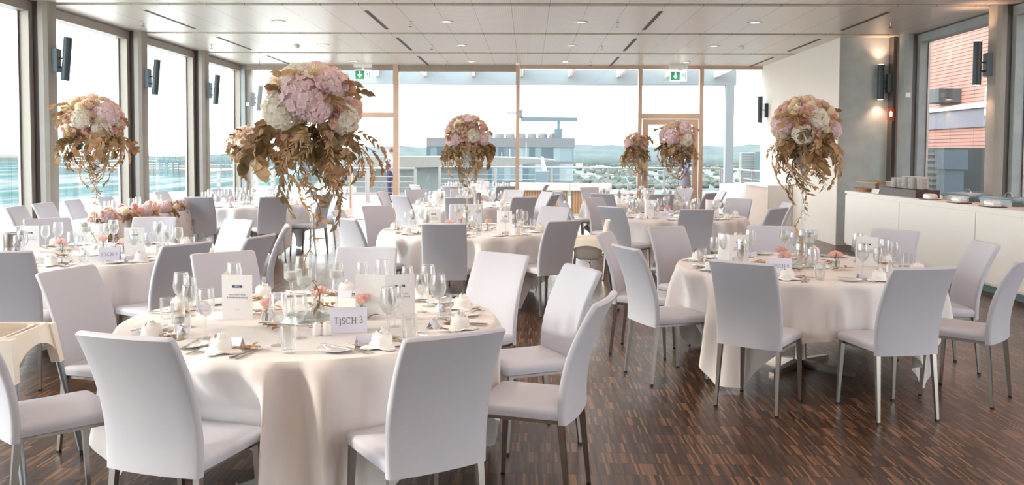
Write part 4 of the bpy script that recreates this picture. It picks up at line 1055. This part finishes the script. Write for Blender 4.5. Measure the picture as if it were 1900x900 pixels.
def centre(tk, near, rn):
    x, y, _, desc = TBL[tk]
    o = MB().lathe([(0, 0), (.20, 0), (.20, .005), (0, .005)], 48).build('mirror_plate', MIRROR, smooth=40, loc=(x, y, ZT)); reg(o, 'round mirror plate under the bouquet of the '+desc, 'mirror', 'round mirror plates')
    z = ZT+.006
    for k, a in enumerate((35, 155, 280)):
        a = R_(a+rn.uniform(-15, 15)); p = (x+.14*math.cos(a), y+.14*math.sin(a), z)
        reg(CAN.put(p), 'stemmed candle glass on the '+desc, 'candle holder', 'candle glasses')
    for k, a in enumerate((-10, 100, 215)):
        a = R_(a+rn.uniform(-15, 15)); p = (x+.24*math.cos(a), y+.24*math.sin(a), ZT)
        reg(BUD.put(p, rn.uniform(0, 6)), 'little glass of pink roses on the '+desc, 'bud vase', 'small rose vases')
    if near:
        for k in range(5):
            a = R_(20+72*k+rn.uniform(-15, 15)); reg(SPR.put((x+.30*math.cos(a), y+.30*math.sin(a), ZT), a+1.2, 1.3), 'gold leaf sprig lying by the mirror of the '+desc, 'sprig', 'gold leaf sprigs')

rn = random.Random(9)
for tk, (x, y, _, desc) in TBL.items():
    if tk == 'T3': continue
    near = {'T6': 2, 'TL': 2, 'TC': 2}.get(tk, 1)
    for i in range(8):
        base = {'T6': -122+8, 'TL': -85, 'TC': -92, 'TR': -90}.get(tk, -90)
        ang = base+45*i
        setting(tk, ang, near)
        glasses(tk, ang, near)
    centre(tk, near >= 2, rn)
# nearest table: settings at the chairs, glasses one by one as in the photograph
for ang in (-105, -55, 165, 125, 90, 54, 23, -17, -140): setting('T3', ang, 2)
centre('T3', True, rn)
dz3 = TBL['T3'][3]
def hand(pr_, u, vtop, h, nm, cat, grp, s=None):
    Yk = at(u, vtop, ZT+h*(s or 1)); o = pr_.put((Yk.x, Yk.y, ZT), 0, s)
    reg(o, nm+', '+sector(Yk.x+1.08, Yk.y-4.38)+' part of the '+dz3, cat, grp)
for u, v in ((336, 506), (381, 535), (516, 545), (709, 482), (794, 492), (813, 509), (721, 533), (560, 476), (434, 488)):
    hand(WG, u, v, .226, 'large wine glass', 'wine glass', 'wine glasses on the tables')
for u, v in ((352, 514), (350, 530), (556, 546), (672, 487), (756, 495), (783, 509), (733, 530)):
    hand(WGS, u, v, .199, 'smaller wine glass', 'wine glass', 'wine glasses on the tables')
for u, v in ((310, 553), (339, 585), (535, 604), (759, 584), (826, 548), (330, 560)):
    hand(TUM, u, v, .115, 'water tumbler', 'tumbler', 'water tumblers on the tables')
def yrot(p): return math.atan2(p[0], p[1])*-1
table_card('T3', 0, 'TISCH 3', R_(10), .24, -.31, 1.18)
table_card('TL', 0, 'TISCH 4', R_(12), .34, -.45, 1.05)
table_card('T6', 0, 'TISCH 6', R_(-14), -.265, -.36, 1.05)
table_card('TR', 0, 'TISCH', R_(-8), -.22, -.35, .9)
menu('T3', -.455, -.03, R_(-2), 'closed white menu card with navy label')
menu('T3', .36, .0, R_(22), 'open white menu card standing right of the bouquet', 150)
menu('TL', .30, -.12, R_(12), 'white menu card beside the wine glasses')
menu('TL', -.62, .0, R_(5), 'white menu card beside the steel wine cooler')
menu('T6', -.52, .10, R_(12), 'white menu card left of the sign'); menu('T6', .42, .05, R_(-20), 'white menu card right of the bouquet', 60)
menu('TC', .34, -.15, R_(-6), 'white menu card at the right'); menu('TC', -.45, .1, R_(5), 'white menu card at the left')
menu('TR', -.42, -.1, R_(-8), 'white menu card at the left'); menu('TR', .42, 0, R_(-10), 'white menu card at the right')
menu('TB', -.5, -.05, 0, 'white menu card at the left'); menu('TF', .35, 0, .2, 'white menu card at the right'); menu('TQ', .2, .2, 0, 'white menu card at the back')
shakers('T3', .135, -.40, .1); shakers('T6', .55, -.30); shakers('TC', -.2, -.4)
def cooler(tk, dx, dy):
    x, y, _, desc = TBL[tk]
    r = empty('wine_cooler', (x+dx, y+dy, ZT)); MB().lathe([(0, 0), (.055, 0), (.058, .006), (.058, .20), (.054, .20), (.052, .012), (0, .012)], 28).build('body', STEEL, r, 50)
    MB().lathe([(.0575, .195), (.0605, .197), (.0605, .203), (.0535, .203), (.0535, .197)], 28).build('rim', SILVER, r, 50)
    reg(r, 'brushed steel wine cooler on the '+desc, 'wine cooler')
cooler('TL', -.44, -.42); cooler('TB', .18, -.1)
# glasses on the long table
for k in range(7):
    reg(WF.put((-5.22+.06*(k % 2), 10.3+.33*k, ZT)), 'wine glass on the long table by the left windows', 'wine glass', 'wine glasses on the tables')
# gift bag on a chair at the right table
gb = empty('gift_bag', (1.43, 7.45, .479), R_(20))
MB().hexa([(-.05, -.03, 0), (.05, -.03, 0), (.05, .03, 0), (-.05, .03, 0)], [(-.06, -.035, .20), (.06, -.035, .20), (.06, .035, .20), (-.06, .035, .20)]).build('paper_bag', PAPERB, gb)
MB().box(-.045, .045, -.025, .025, .20, .235).build('red_sweet_box', REDTOY, gb); MB().box(-.02, .02, -.03, .0, .205, .24).build('yellow_sweet', YELTOY, gb)
MB().tube([(-.035+.035*(1-math.cos(a)), 0, .23+.09*math.sin(a)) for a in [PI*i/10 for i in range(11)]], .0025, 5).tube([(-.03+.03*(1-math.cos(a)), .02, .23+.07*math.sin(a)) for a in [PI*i/10 for i in range(11)]], .0025, 5).build('handle', BLACK, gb)
reg(gb, 'small gift bag with red sweets on a chair at the near right table', 'gift bag')

# ================================================================ BUFFET AND FITTINGS
ct = empty('buffet_counter', (5.3, 6.2, 0)); L = 8.6
MB().box(.03, .85, .0, L, .10, .96).build('carcass', COUNTER, ct)
MB().box(.10, .80, .05, L-.05, 0, .10).build('plinth', KICK, ct)
MB().box(0, .90, -.02, L+.02, .96, 1.0).build('worktop', COUNTER, ct)
for k in range(4):
    y0 = L-2.15*(k+1)+.01; MB().box(0.0, .03, y0, y0+2.13, .13, .93).build('front_panel', COUNTER, ct)
reg(ct, 'long white buffet counter along the right wall', 'counter')
sh = empty('wall_cabinet', (5.0, 18.2, 0)); MB().box(-.05, .40, 0, 1.9, .0, .92).build('carcass', mat('beige_panel', (.62, .50, .42), .6), sh); MB().box(-.08, .42, -.03, 1.93, .92, .96).build('worktop', COUNTER, sh)
MB().box(-.07, -.05, -.02, .02, 0, .92).box(-.07, .42, -.03, -.0, .0, .92).build('edge_trim', COUNTER, sh); reg(sh, 'low beige sideboard with white top at the far end of the white wall', 'sideboard')
ZC = 1.0
def NTH(n): return ['first', 'second', 'third', 'fourth', 'fifth', 'sixth', 'seventh', 'eighth', 'ninth', 'tenth', 'eleventh', 'twelfth', 'thirteenth', 'fourteenth', 'fifteenth'][n-1]
STK = ['short leftmost front plate stack', 'second front plate stack from left', 'third front plate stack from left', 'fourth front plate stack from left', 'rightmost front plate stack', 'left rear plate stack', 'middle rear plate stack', 'right rear plate stack', 'far right end stack']
bx = MB().box(-.17, .17, -.62, .62, 0, .11).build('plate_riser', DARKBOX, loc=(5.60, 13.05, ZC)); reg(bx, 'dark brown riser box under the plate stacks', 'riser')
plate_me = MB().lathe([(.001, 0), (.05, 0), (.055, .004), (.078, .011), (.078, .014), (.05, .008), (.001, .007)], 20).mesh('china_plate', CHINA, 60)
for k, (dx, dy, n) in enumerate(((-.06, .48, 7), (-.06, .30, 12), (-.05, .10, 12), (-.06, -.08, 14), (-.05, -.28, 14), (.10, .2, 13), (.10, 0.0, 14), (.10, -.2, 14), (-.02, -.5, 13))):
    for q in range(n):
        o = obj('china_plate', plate_me, None, (5.60+dx, 13.05+dy, ZC+.112+q*.0125))
        reg(o, 'white china plate, %s of the %s' % ('topmost' if q == n-1 else 'lowest' if q == 0 else NTH(q+1)+' from the bottom', STK[k]), 'plate', 'stacked plates on the buffet')
br = empty('bread_board', (5.60, 14.25, ZC)); MB().loft([[(x_*(.17), y_*.45, z) for x_, y_ in ((-1, -1), (1, -1), (1.05, 0), (1, 1), (-1, 1), (-1.05, 0))] for z in (.15, .175)]).build('board', WOODB, br)
MB().box(-.03, .03, -.03, .03, 0, .15).build('stand', WOODB, br); reg(br, 'brown wooden serving board raised on a stand at the counter end', 'serving board')
bk_ = MB().lathe([(0, 0), (.14, 0), (.17, .07), (.16, .07), (.13, .015), (0, .015)], 20).build('bread_basket', WOODB, smooth=40, loc=(5.5, 14.55, ZC)); bk_.scale = (.7, 1.3, .8); reg(bk_, 'low woven basket at the far left end of the counter', 'basket')
for k, y_ in enumerate((13.85, 13.74)):
    o = tent('buffet_card', .10, .07, .05, CARD); o.location = (5.42, y_+.0, ZC); o.rotation_euler = (0, 0, R_(-75)); reg(o, 'white folded card in front of the serving board', 'card')
cd_ = empty('chafing_dish')
MB().box(-.16, .16, -.36, .36, 0, .05).build('pan', STEEL, cd_); MB().loft([rrect(-.18, .18, -.38, .38, .03, 3, .05), rrect(-.18, .18, -.38, .38, .03, 3, .075), rrect(-.15, .15, -.34, .34, .04, 3, .10)]).build('lid', BLUEP, cd_, 40)
MB().tube([(0, -.09+.09*(1-math.cos(a)), .10+.055*math.sin(a)) for a in [PI*i/10 for i in range(11)]], .007, 6).build('handle', SILVER, cd_)
CDP = Proto(cd_)
bl = empty('butter_dish')
MB().box(-.09, .09, -.15, .15, 0, .012).build('tray', DARKBOX, bl)
MB().loft([rrect(-.055, .055, -.115, .115, .03, 3, .012), rrect(-.058, .058, -.118, .118, .03, 3, .05), rrect(-.05, .05, -.11, .11, .03, 3, .075), rrect(-.03, .03, -.09, .09, .03, 3, .082)]).build('cover', CHINA, bl, 60)
BLP = Proto(bl)
for y_ in (11.75, 10.75, 9.75, 8.75, 7.75): reg(CDP.put((5.82, y_, ZC)), 'steel chafing dish with arched handle on the buffet counter', 'chafing dish', 'buffet chafing dishes')
for y_ in (11.95, 11.15, 10.35, 9.35, 8.5, 7.7): reg(BLP.put((5.42, y_, ZC)), 'white covered dish on a dark tray at the counter front', 'covered dish', 'white covered dishes')

# wall lamps
def wall_lamp(tilt, sgn):
    r = empty('wall_lamp')
    MB().box(0, .075*sgn, -.06, .06, -.16, .16).build('mount_box', LAMPB, r)
    MB().box(.07*sgn, .13*sgn, -.01, .01, -.10, -.08).box(.07*sgn, .13*sgn, -.01, .01, .02, .04).build('bracket', BLACK, r)
    b = MB().lathe([(.001, -.30), (.05, -.30), (.055, -.295), (.055, .295), (.05, .30), (.001, .30)], 24, (0, 0, 0)).build('lamp_tube', LAMPB, r, 40)
    b.location = (.18*sgn, 0, .02); b.rotation_euler = (0, tilt, 0); return r, b
r, b = wall_lamp(R_(5), 1); LLP = Proto(r)
for y in COLS[5:]:
    o = LLP.put((XL+.40, y+.14, 2.85)); reg(o, 'graphite cylinder wall lamp tilted on a left window column', 'wall lamp', 'left column lamps')
for (x, y) in ((6.30, 15.50), (6.35, 12.30)):
    r, b = wall_lamp(0, -1); r.location = (x, y, 2.85)
    e_ = MB().lathe([(0, .301), (.045, .301), (.045, .303), (0, .303)], 20).lathe([(0, -.301), (.045, -.301), (.045, -.303), (0, -.303)], 20).build('light_disc', LAMPW, b)
    for s_ in (-1, 1):
        ld = bpy.data.lights.new('lamp_light', 'SPOT'); lo_ = bpy.data.objects.new('lamp_light', ld); COL.objects.link(lo_); lo_.parent = r
        ld.energy = 2.2; ld.color = (1, .6, .38); ld.spot_size = R_(110); ld.spot_blend = .8; ld.shadow_soft_size = .04
        lo_.location = (-.18, 0, .02+s_*.32); lo_.rotation_euler = (0 if s_ < 0 else PI, 0, 0)
    reg(r, 'lit graphite cylinder wall lamp on '+('the concrete wall' if y > 14 else 'the right window column'), 'wall lamp')
r = empty('wall_lamp', (5.43, 20.2, 2.6)); MB().box(-.07, 0, -.06, .06, -.16, .16).build('mount_box', LAMPB, r); MB().lathe([(.001, -.3), (.055, -.3), (.055, .3), (.001, .3)], 16, (-.17, 0, .02)).build('lamp_tube', LAMPB, r, 40)
MB().box(-.13, -.06, -.01, .01, 0, .02).build('bracket', BLACK, r); reg(r, 'graphite wall lamp at the far end of the white wall', 'wall lamp')
# fire sign, switches
fs = empty('fire_sign', (6.27, 15.405, 2.31)); MB().box(-.06, .06, 0, .01, -.11, .11).build('plate', REDS, fs)
MB().prism([(-.02, -.05), (.02, -.05), (.03, .02), (.0, .06), (-.03, .02)], 0, .002).build('hose_symbol', SIGNW, fs).rotation_euler = (PI/2, 0, 0)
reg(fs, 'red fire point sign with white symbol on the concrete wall', 'sign')
sw = MB().box(-.04, .04, 0, .012, -.04, .04).build('light_switch', WHITEP, loc=(6.42, 15.075, 2.62)); reg(sw, 'small white switch plate on the right column', 'switch')
sw = MB().box(-.04, .04, 0, .012, -.04, .04).build('light_switch', WHITEP, loc=(-6.66, 20.73, 2.72)); reg(sw, 'small white switch plate on the far left column', 'switch')
# exit signs
for x, lb in ((-3.85, 'green exit sign hanging above the open terrace door'), (3.42, 'green exit sign hanging above the closed glass door')):
    r = empty('exit_sign', (x, 20.35, 3.30))
    MB().box(-.21, .21, -.03, .03, .26, .35).build('housing', WHITEP, r); MB().box(-.19, .19, -.012, .012, -.03, .20).build('panel', SIGNW, r); MB().box(-.02, .02, -.01, .01, .2, .26).build('hanger', WHITEP, r)
    MB().box(-.175, .035, -.016, -.012, -.015, .185).build('green_field', GREENS, r)
    MB().box(.045, .175, -.016, -.012, -.015, .185).build('white_field', SIGNW, r)
    ar = MB().box(-.085, -.055, -.020, -.016, .06, .165)._add([(-.12, -.020, .085), (-.07, -.020, .02), (-.02, -.020, .085), (-.045, -.020, .10), (-.07, -.020, .065), (-.095, -.020, .10)], [(0, 1, 4, 5), (1, 2, 3, 4)])
    ar.build('arrow', SIGNW, r)
    mn = MB(); P_ = lambda a, b_, w_: mn.tube([(a[0], -.018, a[1]), (b_[0], -.018, b_[1])], w_, 5)
    P_((.11, .13), (.10, .08), .010); P_((.10, .08), (.075, .04), .007); P_((.10, .08), (.13, .05), .007); P_((.13, .05), (.135, .015), .007); P_((.11, .13), (.14, .10), .005); P_((.11, .13), (.08, .10), .005); mn.lathe([(.001, -.012), (.012, 0), (.001, .012)], 8, (.115, -.018, .15))
    mn.build('running_figure', GREENS, r); MB().box(.15, .172, -.018, -.016, .0, .17).build('door_symbol', GREENS, r)
    reg(r, lb, 'exit sign')
# ceiling fittings
dl = empty('downlight'); MB().lathe([(.07, 0), (.115, 0), (.115, .006), (.07, .010)], 24, (0, 0, -.008)).build('trim_ring', WHITEP, dl, 40)
MB().lathe([(.001, .0), (.07, .0)], 20, (0, 0, -.001)).build('diffuser', mat('downlight_glow', (1, .85, .7), .4, emit=((1, .72, .5), 1.3)), dl)
DLP = Proto(dl)
DLD = bpy.data.lights.new('downlight_beam', 'SPOT'); DLD.energy = 6.0; DLD.color = (1.0, .76, .62); DLD.spot_size = R_(150); DLD.spot_blend = .9; DLD.shadow_soft_size = .07
spk = empty('sprinkler'); MB().lathe([(0.001, 0), (.035, 0), (.035, -.006), (.012, -.01), (.010, -.05), (.0, -.05)], 12).build('body', SILVER, spk, 40); MB().lathe([(0, -.075), (.028, -.078), (.028, -.082), (0, -.084)], 12).box(-.012, -.009, -.003, .003, -.08, -.04).box(.009, .012, -.003, .003, -.08, -.04).build('deflector', BLACK, spk)
SPP = Proto(spk)
sl = MB().box(-.03, .03, -.95, .95, -.004, .0).build('air_slot', GASKET); SLP = Proto(sl)
for k, y in enumerate((13.75, 16.75, 19.75, 10.8, 7.85, 4.9, 1.95, -1.0)):
    rw = ('nearest visible bay', 'second bay', 'farthest bay', 'fourth bay', 'fifth bay', 'sixth bay', 'seventh bay', 'eighth bay')[k]
    for x in (-3.95, -1.3, .8, 3.5):
        o = DLP.put((x, y+.1, CEIL)); reg(o, 'recessed round downlight in the ceiling, '+rw, 'ceiling light', 'ceiling downlights')
        ld = DLD; lo_ = bpy.data.objects.new('downlight_beam', ld); COL.objects.link(lo_); lo_.parent = o; lo_.location = (0, 0, -.02)
    if k > 3: continue
    for x in (-6.1, -1.87, 1.37, 5.6): reg(SPP.put((x, y+.1, CEIL)), 'small ceiling sprinkler, '+rw, 'sprinkler', 'ceiling sprinklers')
    for x in (-5.6, -2.37, 1.89, 5.15):
        o = SLP.put((x, y, CEIL)); reg(o, 'dark linear air slot in the ceiling, '+rw, 'air slot', 'ceiling air slots')
for (x, y, lb) in ((-4.5, 17.0, 'left'), (4.05, 17.0, 'right'), (-.25, 20.1, 'middle')):
    o = MB().lathe([(0.001, 0), (.06, 0), (.06, -.02), (.045, -.055), (.0, -.06)], 20).build('smoke_detector', WHITEP, smooth=40, loc=(x, y, CEIL)); reg(o, 'white round smoke detector on the %s of the ceiling' % lb, 'smoke detector')

# ================================================================ PEOPLE
def skin_body(name, J, E_, mt, parent=None, sub=2):
    """J: name -> (x, y, z, radius); E_: edges"""
    me = bpy.data.meshes.new(name); ks = list(J); me.from_pydata([J[k][:3] for k in ks], [(ks.index(a), ks.index(b_)) for a, b_ in E_], [])
    o = bpy.data.objects.new(name, me); COL.objects.link(o); o.parent = parent
    md = o.modifiers.new('skin', 'SKIN'); md.use_smooth_shade = True
    sv = me.skin_vertices[0].data
    for i, k in enumerate(ks):
        rr = J[k][3]; sv[i].radius = rr if isinstance(rr, tuple) else (rr, rr)
    sv[0].use_root = True
    s2 = o.modifiers.new('sub', 'SUBSURF'); s2.levels = sub; s2.render_levels = sub
    me.materials.append(mt); return o
def person(x, y, rz, label, female=False):
    r = empty('person', (x, y, -.01), rz)   # local +Y is forward
    k = .96 if female else 1.0
    J = {'pelvis': (0, 0, .95, .10), 'waist': (0, 0, 1.08, .10), 'chest': (0, .01, 1.30, (.15, .11)), 'neck': (0, .0, 1.47, .055), 'jaw': (0, .02, 1.57, .065), 'head': (0, .01, 1.66, .088), 'crown': (0, 0, 1.73, .06), 'nose': (0, .10, 1.62, .014)}
    E_ = [('pelvis', 'waist'), ('waist', 'chest'), ('chest', 'neck'), ('neck', 'jaw'), ('jaw', 'head'), ('head', 'crown'), ('head', 'nose')]
    hands = []
    for s_, n_ in ((-1, 'L'), (1, 'R')):
        J.update({'sh'+n_: (s_*.17, 0, 1.41, .05), 'el'+n_: (s_*.20, .10, 1.17, .04), 'wr'+n_: (s_*.14, .34, 1.11, .027), 'pa'+n_: (s_*.13, .42, 1.10, (.030, .016)),
                  'hip'+n_: (s_*.09, 0, .90, .085), 'kn'+n_: (s_*.10, .02+s_*.03, .50, .055), 'an'+n_: (s_*.10, -.03+s_*.05, .09, .038), 'toe'+n_: (s_*.11, .12+s_*.05, .035, .035)})
        E_ += [('chest', 'sh'+n_), ('sh'+n_, 'el'+n_), ('el'+n_, 'wr'+n_), ('wr'+n_, 'pa'+n_), ('pelvis', 'hip'+n_), ('hip'+n_, 'kn'+n_), ('kn'+n_, 'an'+n_), ('an'+n_, 'toe'+n_)]
        for f in range(4):
            q = f'f{f}{n_}'; q2 = f'g{f}{n_}'
            J[q] = (s_*.13-.027+.018*f, .475-.004*abs(f-1), 1.095, .009); J[q2] = (s_*.13-.027+.018*f, .505-.006*abs(f-1), 1.07, .008)
            E_ += [('pa'+n_, q), (q, q2)]
        J['th'+n_] = (s_*.13-s_*.05, .42, 1.09, .011); J['ti'+n_] = (s_*.13-s_*.06, .45, 1.075, .009); E_ += [('pa'+n_, 'th'+n_), ('th'+n_, 'ti'+n_)]
    skin_body('body', J, E_, SKIN, r)
    # clothes: same skeleton a little fatter
    T = {'chest': (0, .01, 1.30, (.175, .13)), 'waist': (0, 0, 1.10, .135), 'hem': (0, 0, .84, .15), 'collar': (0, 0, 1.44, .075)}
    TE = [('chest', 'waist'), ('waist', 'hem'), ('chest', 'collar')]
    for s_, n_ in ((-1, 'L'), (1, 'R')):
        T.update({'sh'+n_: (s_*.175, 0, 1.41, .064), 'el'+n_: (s_*.20, .10, 1.17, .055), 'cu'+n_: (s_*.15, .29, 1.12, .042)}); TE += [('chest', 'sh'+n_), ('sh'+n_, 'el'+n_), ('el'+n_, 'cu'+n_)]
    skin_body('blouse' if female else 'shirt', T, TE, BLOUSE if female else SHIRT, r)
    if female:
        MB().lathe([(.14, 1.0), (.155, .9), (.185, .72), (.20, .52), (.19, .52), (.15, .9)], 24).build('skirt', SKIRT, r, 60)
        MB().lathe([(.001, 1.80), (.07, 1.78), (.105, 1.70), (.108, 1.62), (.095, 1.52), (.08, 1.50), (.001, 1.56)], 18, (0, -.03, 0)).build('hair', HAIR, r, 60)
    else:
        B_ = {'p': (0, 0, .95, .115), 'w': (0, 0, 1.12, .112)}; BE_ = [('p', 'w')]
        for s_, n_ in ((-1, 'L'), (1, 'R')):
            B_.update({'h'+n_: (s_*.09, 0, .90, .10), 'k'+n_: (s_*.10, .02+s_*.03, .50, .075), 'a'+n_: (s_*.10, -.02+s_*.05, .08, .065)}); BE_ += [('p', 'h'+n_), ('h'+n_, 'k'+n_), ('k'+n_, 'a'+n_)]
        skin_body('trousers', B_, BE_, TROUS, r)
        MB().lathe([(.001, 1.785), (.05, 1.775), (.083, 1.73), (.088, 1.67), (.078, 1.62), (.001, 1.62)], 18, (0, -.022, 0)).build('hair', HAIR, r, 60)
    for s_ in (-1, 1):
        MB().loft([[(s_*.11+a*.045*w_, yy+s_*.05, z) for a, z in ((-1, 0), (1, 0), (.8, h_), (-.8, h_))] for yy, w_, h_ in ((-.09, .8, .09), (0, 1, .09), (.10, 1.05, .06), (.17, .6, .03))]).build('shoe', BLACK, r, 60)
    # face marks
    for s_ in (-1, 1): MB().lathe([(.001, -.009), (.009, 0), (.001, .009)], 8, (s_*.032, .088, 1.655)).build('eye', BLACK, r, 60)
    MB().box(-.022, .022, .083, .092, 1.582, 1.588).build('mouth', REDS, r)
    reg(r, label, 'person'); return r
person(-4.47, 28.2, R_(82), 'person in white shirt and dark trousers leaning at the terrace railing')
person(5.35, 30.2, R_(180), 'person in blue top and grey skirt outside the closed glass door', True)
mt_ = empty('bistro_table', (-5.25, 28.3, -.01)); MB().lathe([(0, 1.02), (.30, 1.02), (.31, 1.04), (0, 1.045)], 28).build('tabletop', ROOFW, mt_, 40); MB().lathe([(.03, .02), (.03, 1.02)], 10).lathe([(0, 0), (.22, 0), (.22, .02), (0, .03)], 20).build('pedestal', RAILM, mt_, 40)
reg(mt_, 'white standing table in front of the person on the terrace', 'table')

# ---------------------------------------------------------------- make every label single out one thing
bpy.context.view_layer.update()
by = {}
for o in REG: by.setdefault(o['label'], []).append(o)
NW = ['leftmost', 'second', 'third', 'fourth', 'fifth', 'sixth', 'seventh', 'eighth', 'ninth', 'tenth', 'eleventh', 'twelfth', 'thirteenth', 'fourteenth', 'fifteenth', 'sixteenth']
for lab, lst in by.items():
    if len(lst) == 1: continue
    lst.sort(key=lambda o: px(o.matrix_world.translation)); n = len(lst)
    if n > 32: print('MANY', n, lab); continue
    for i, o in enumerate(lst):
        if n == 2: w = ('left one', 'right one')[i]
        elif n == 3: w = ('left one', 'middle one', 'right one')[i]
        elif i == 0: w = 'leftmost'
        elif i == n-1: w = 'rightmost'
        elif i < n/2: w = NW[i]+' from left'
        else: w = NW[n-1-i]+' from right'
        o['label'] = lab+', '+w
for o in REG:
    if not 4 <= len(o['label'].split()) <= 16: print('WORDS', len(o['label'].split()), o['label'])
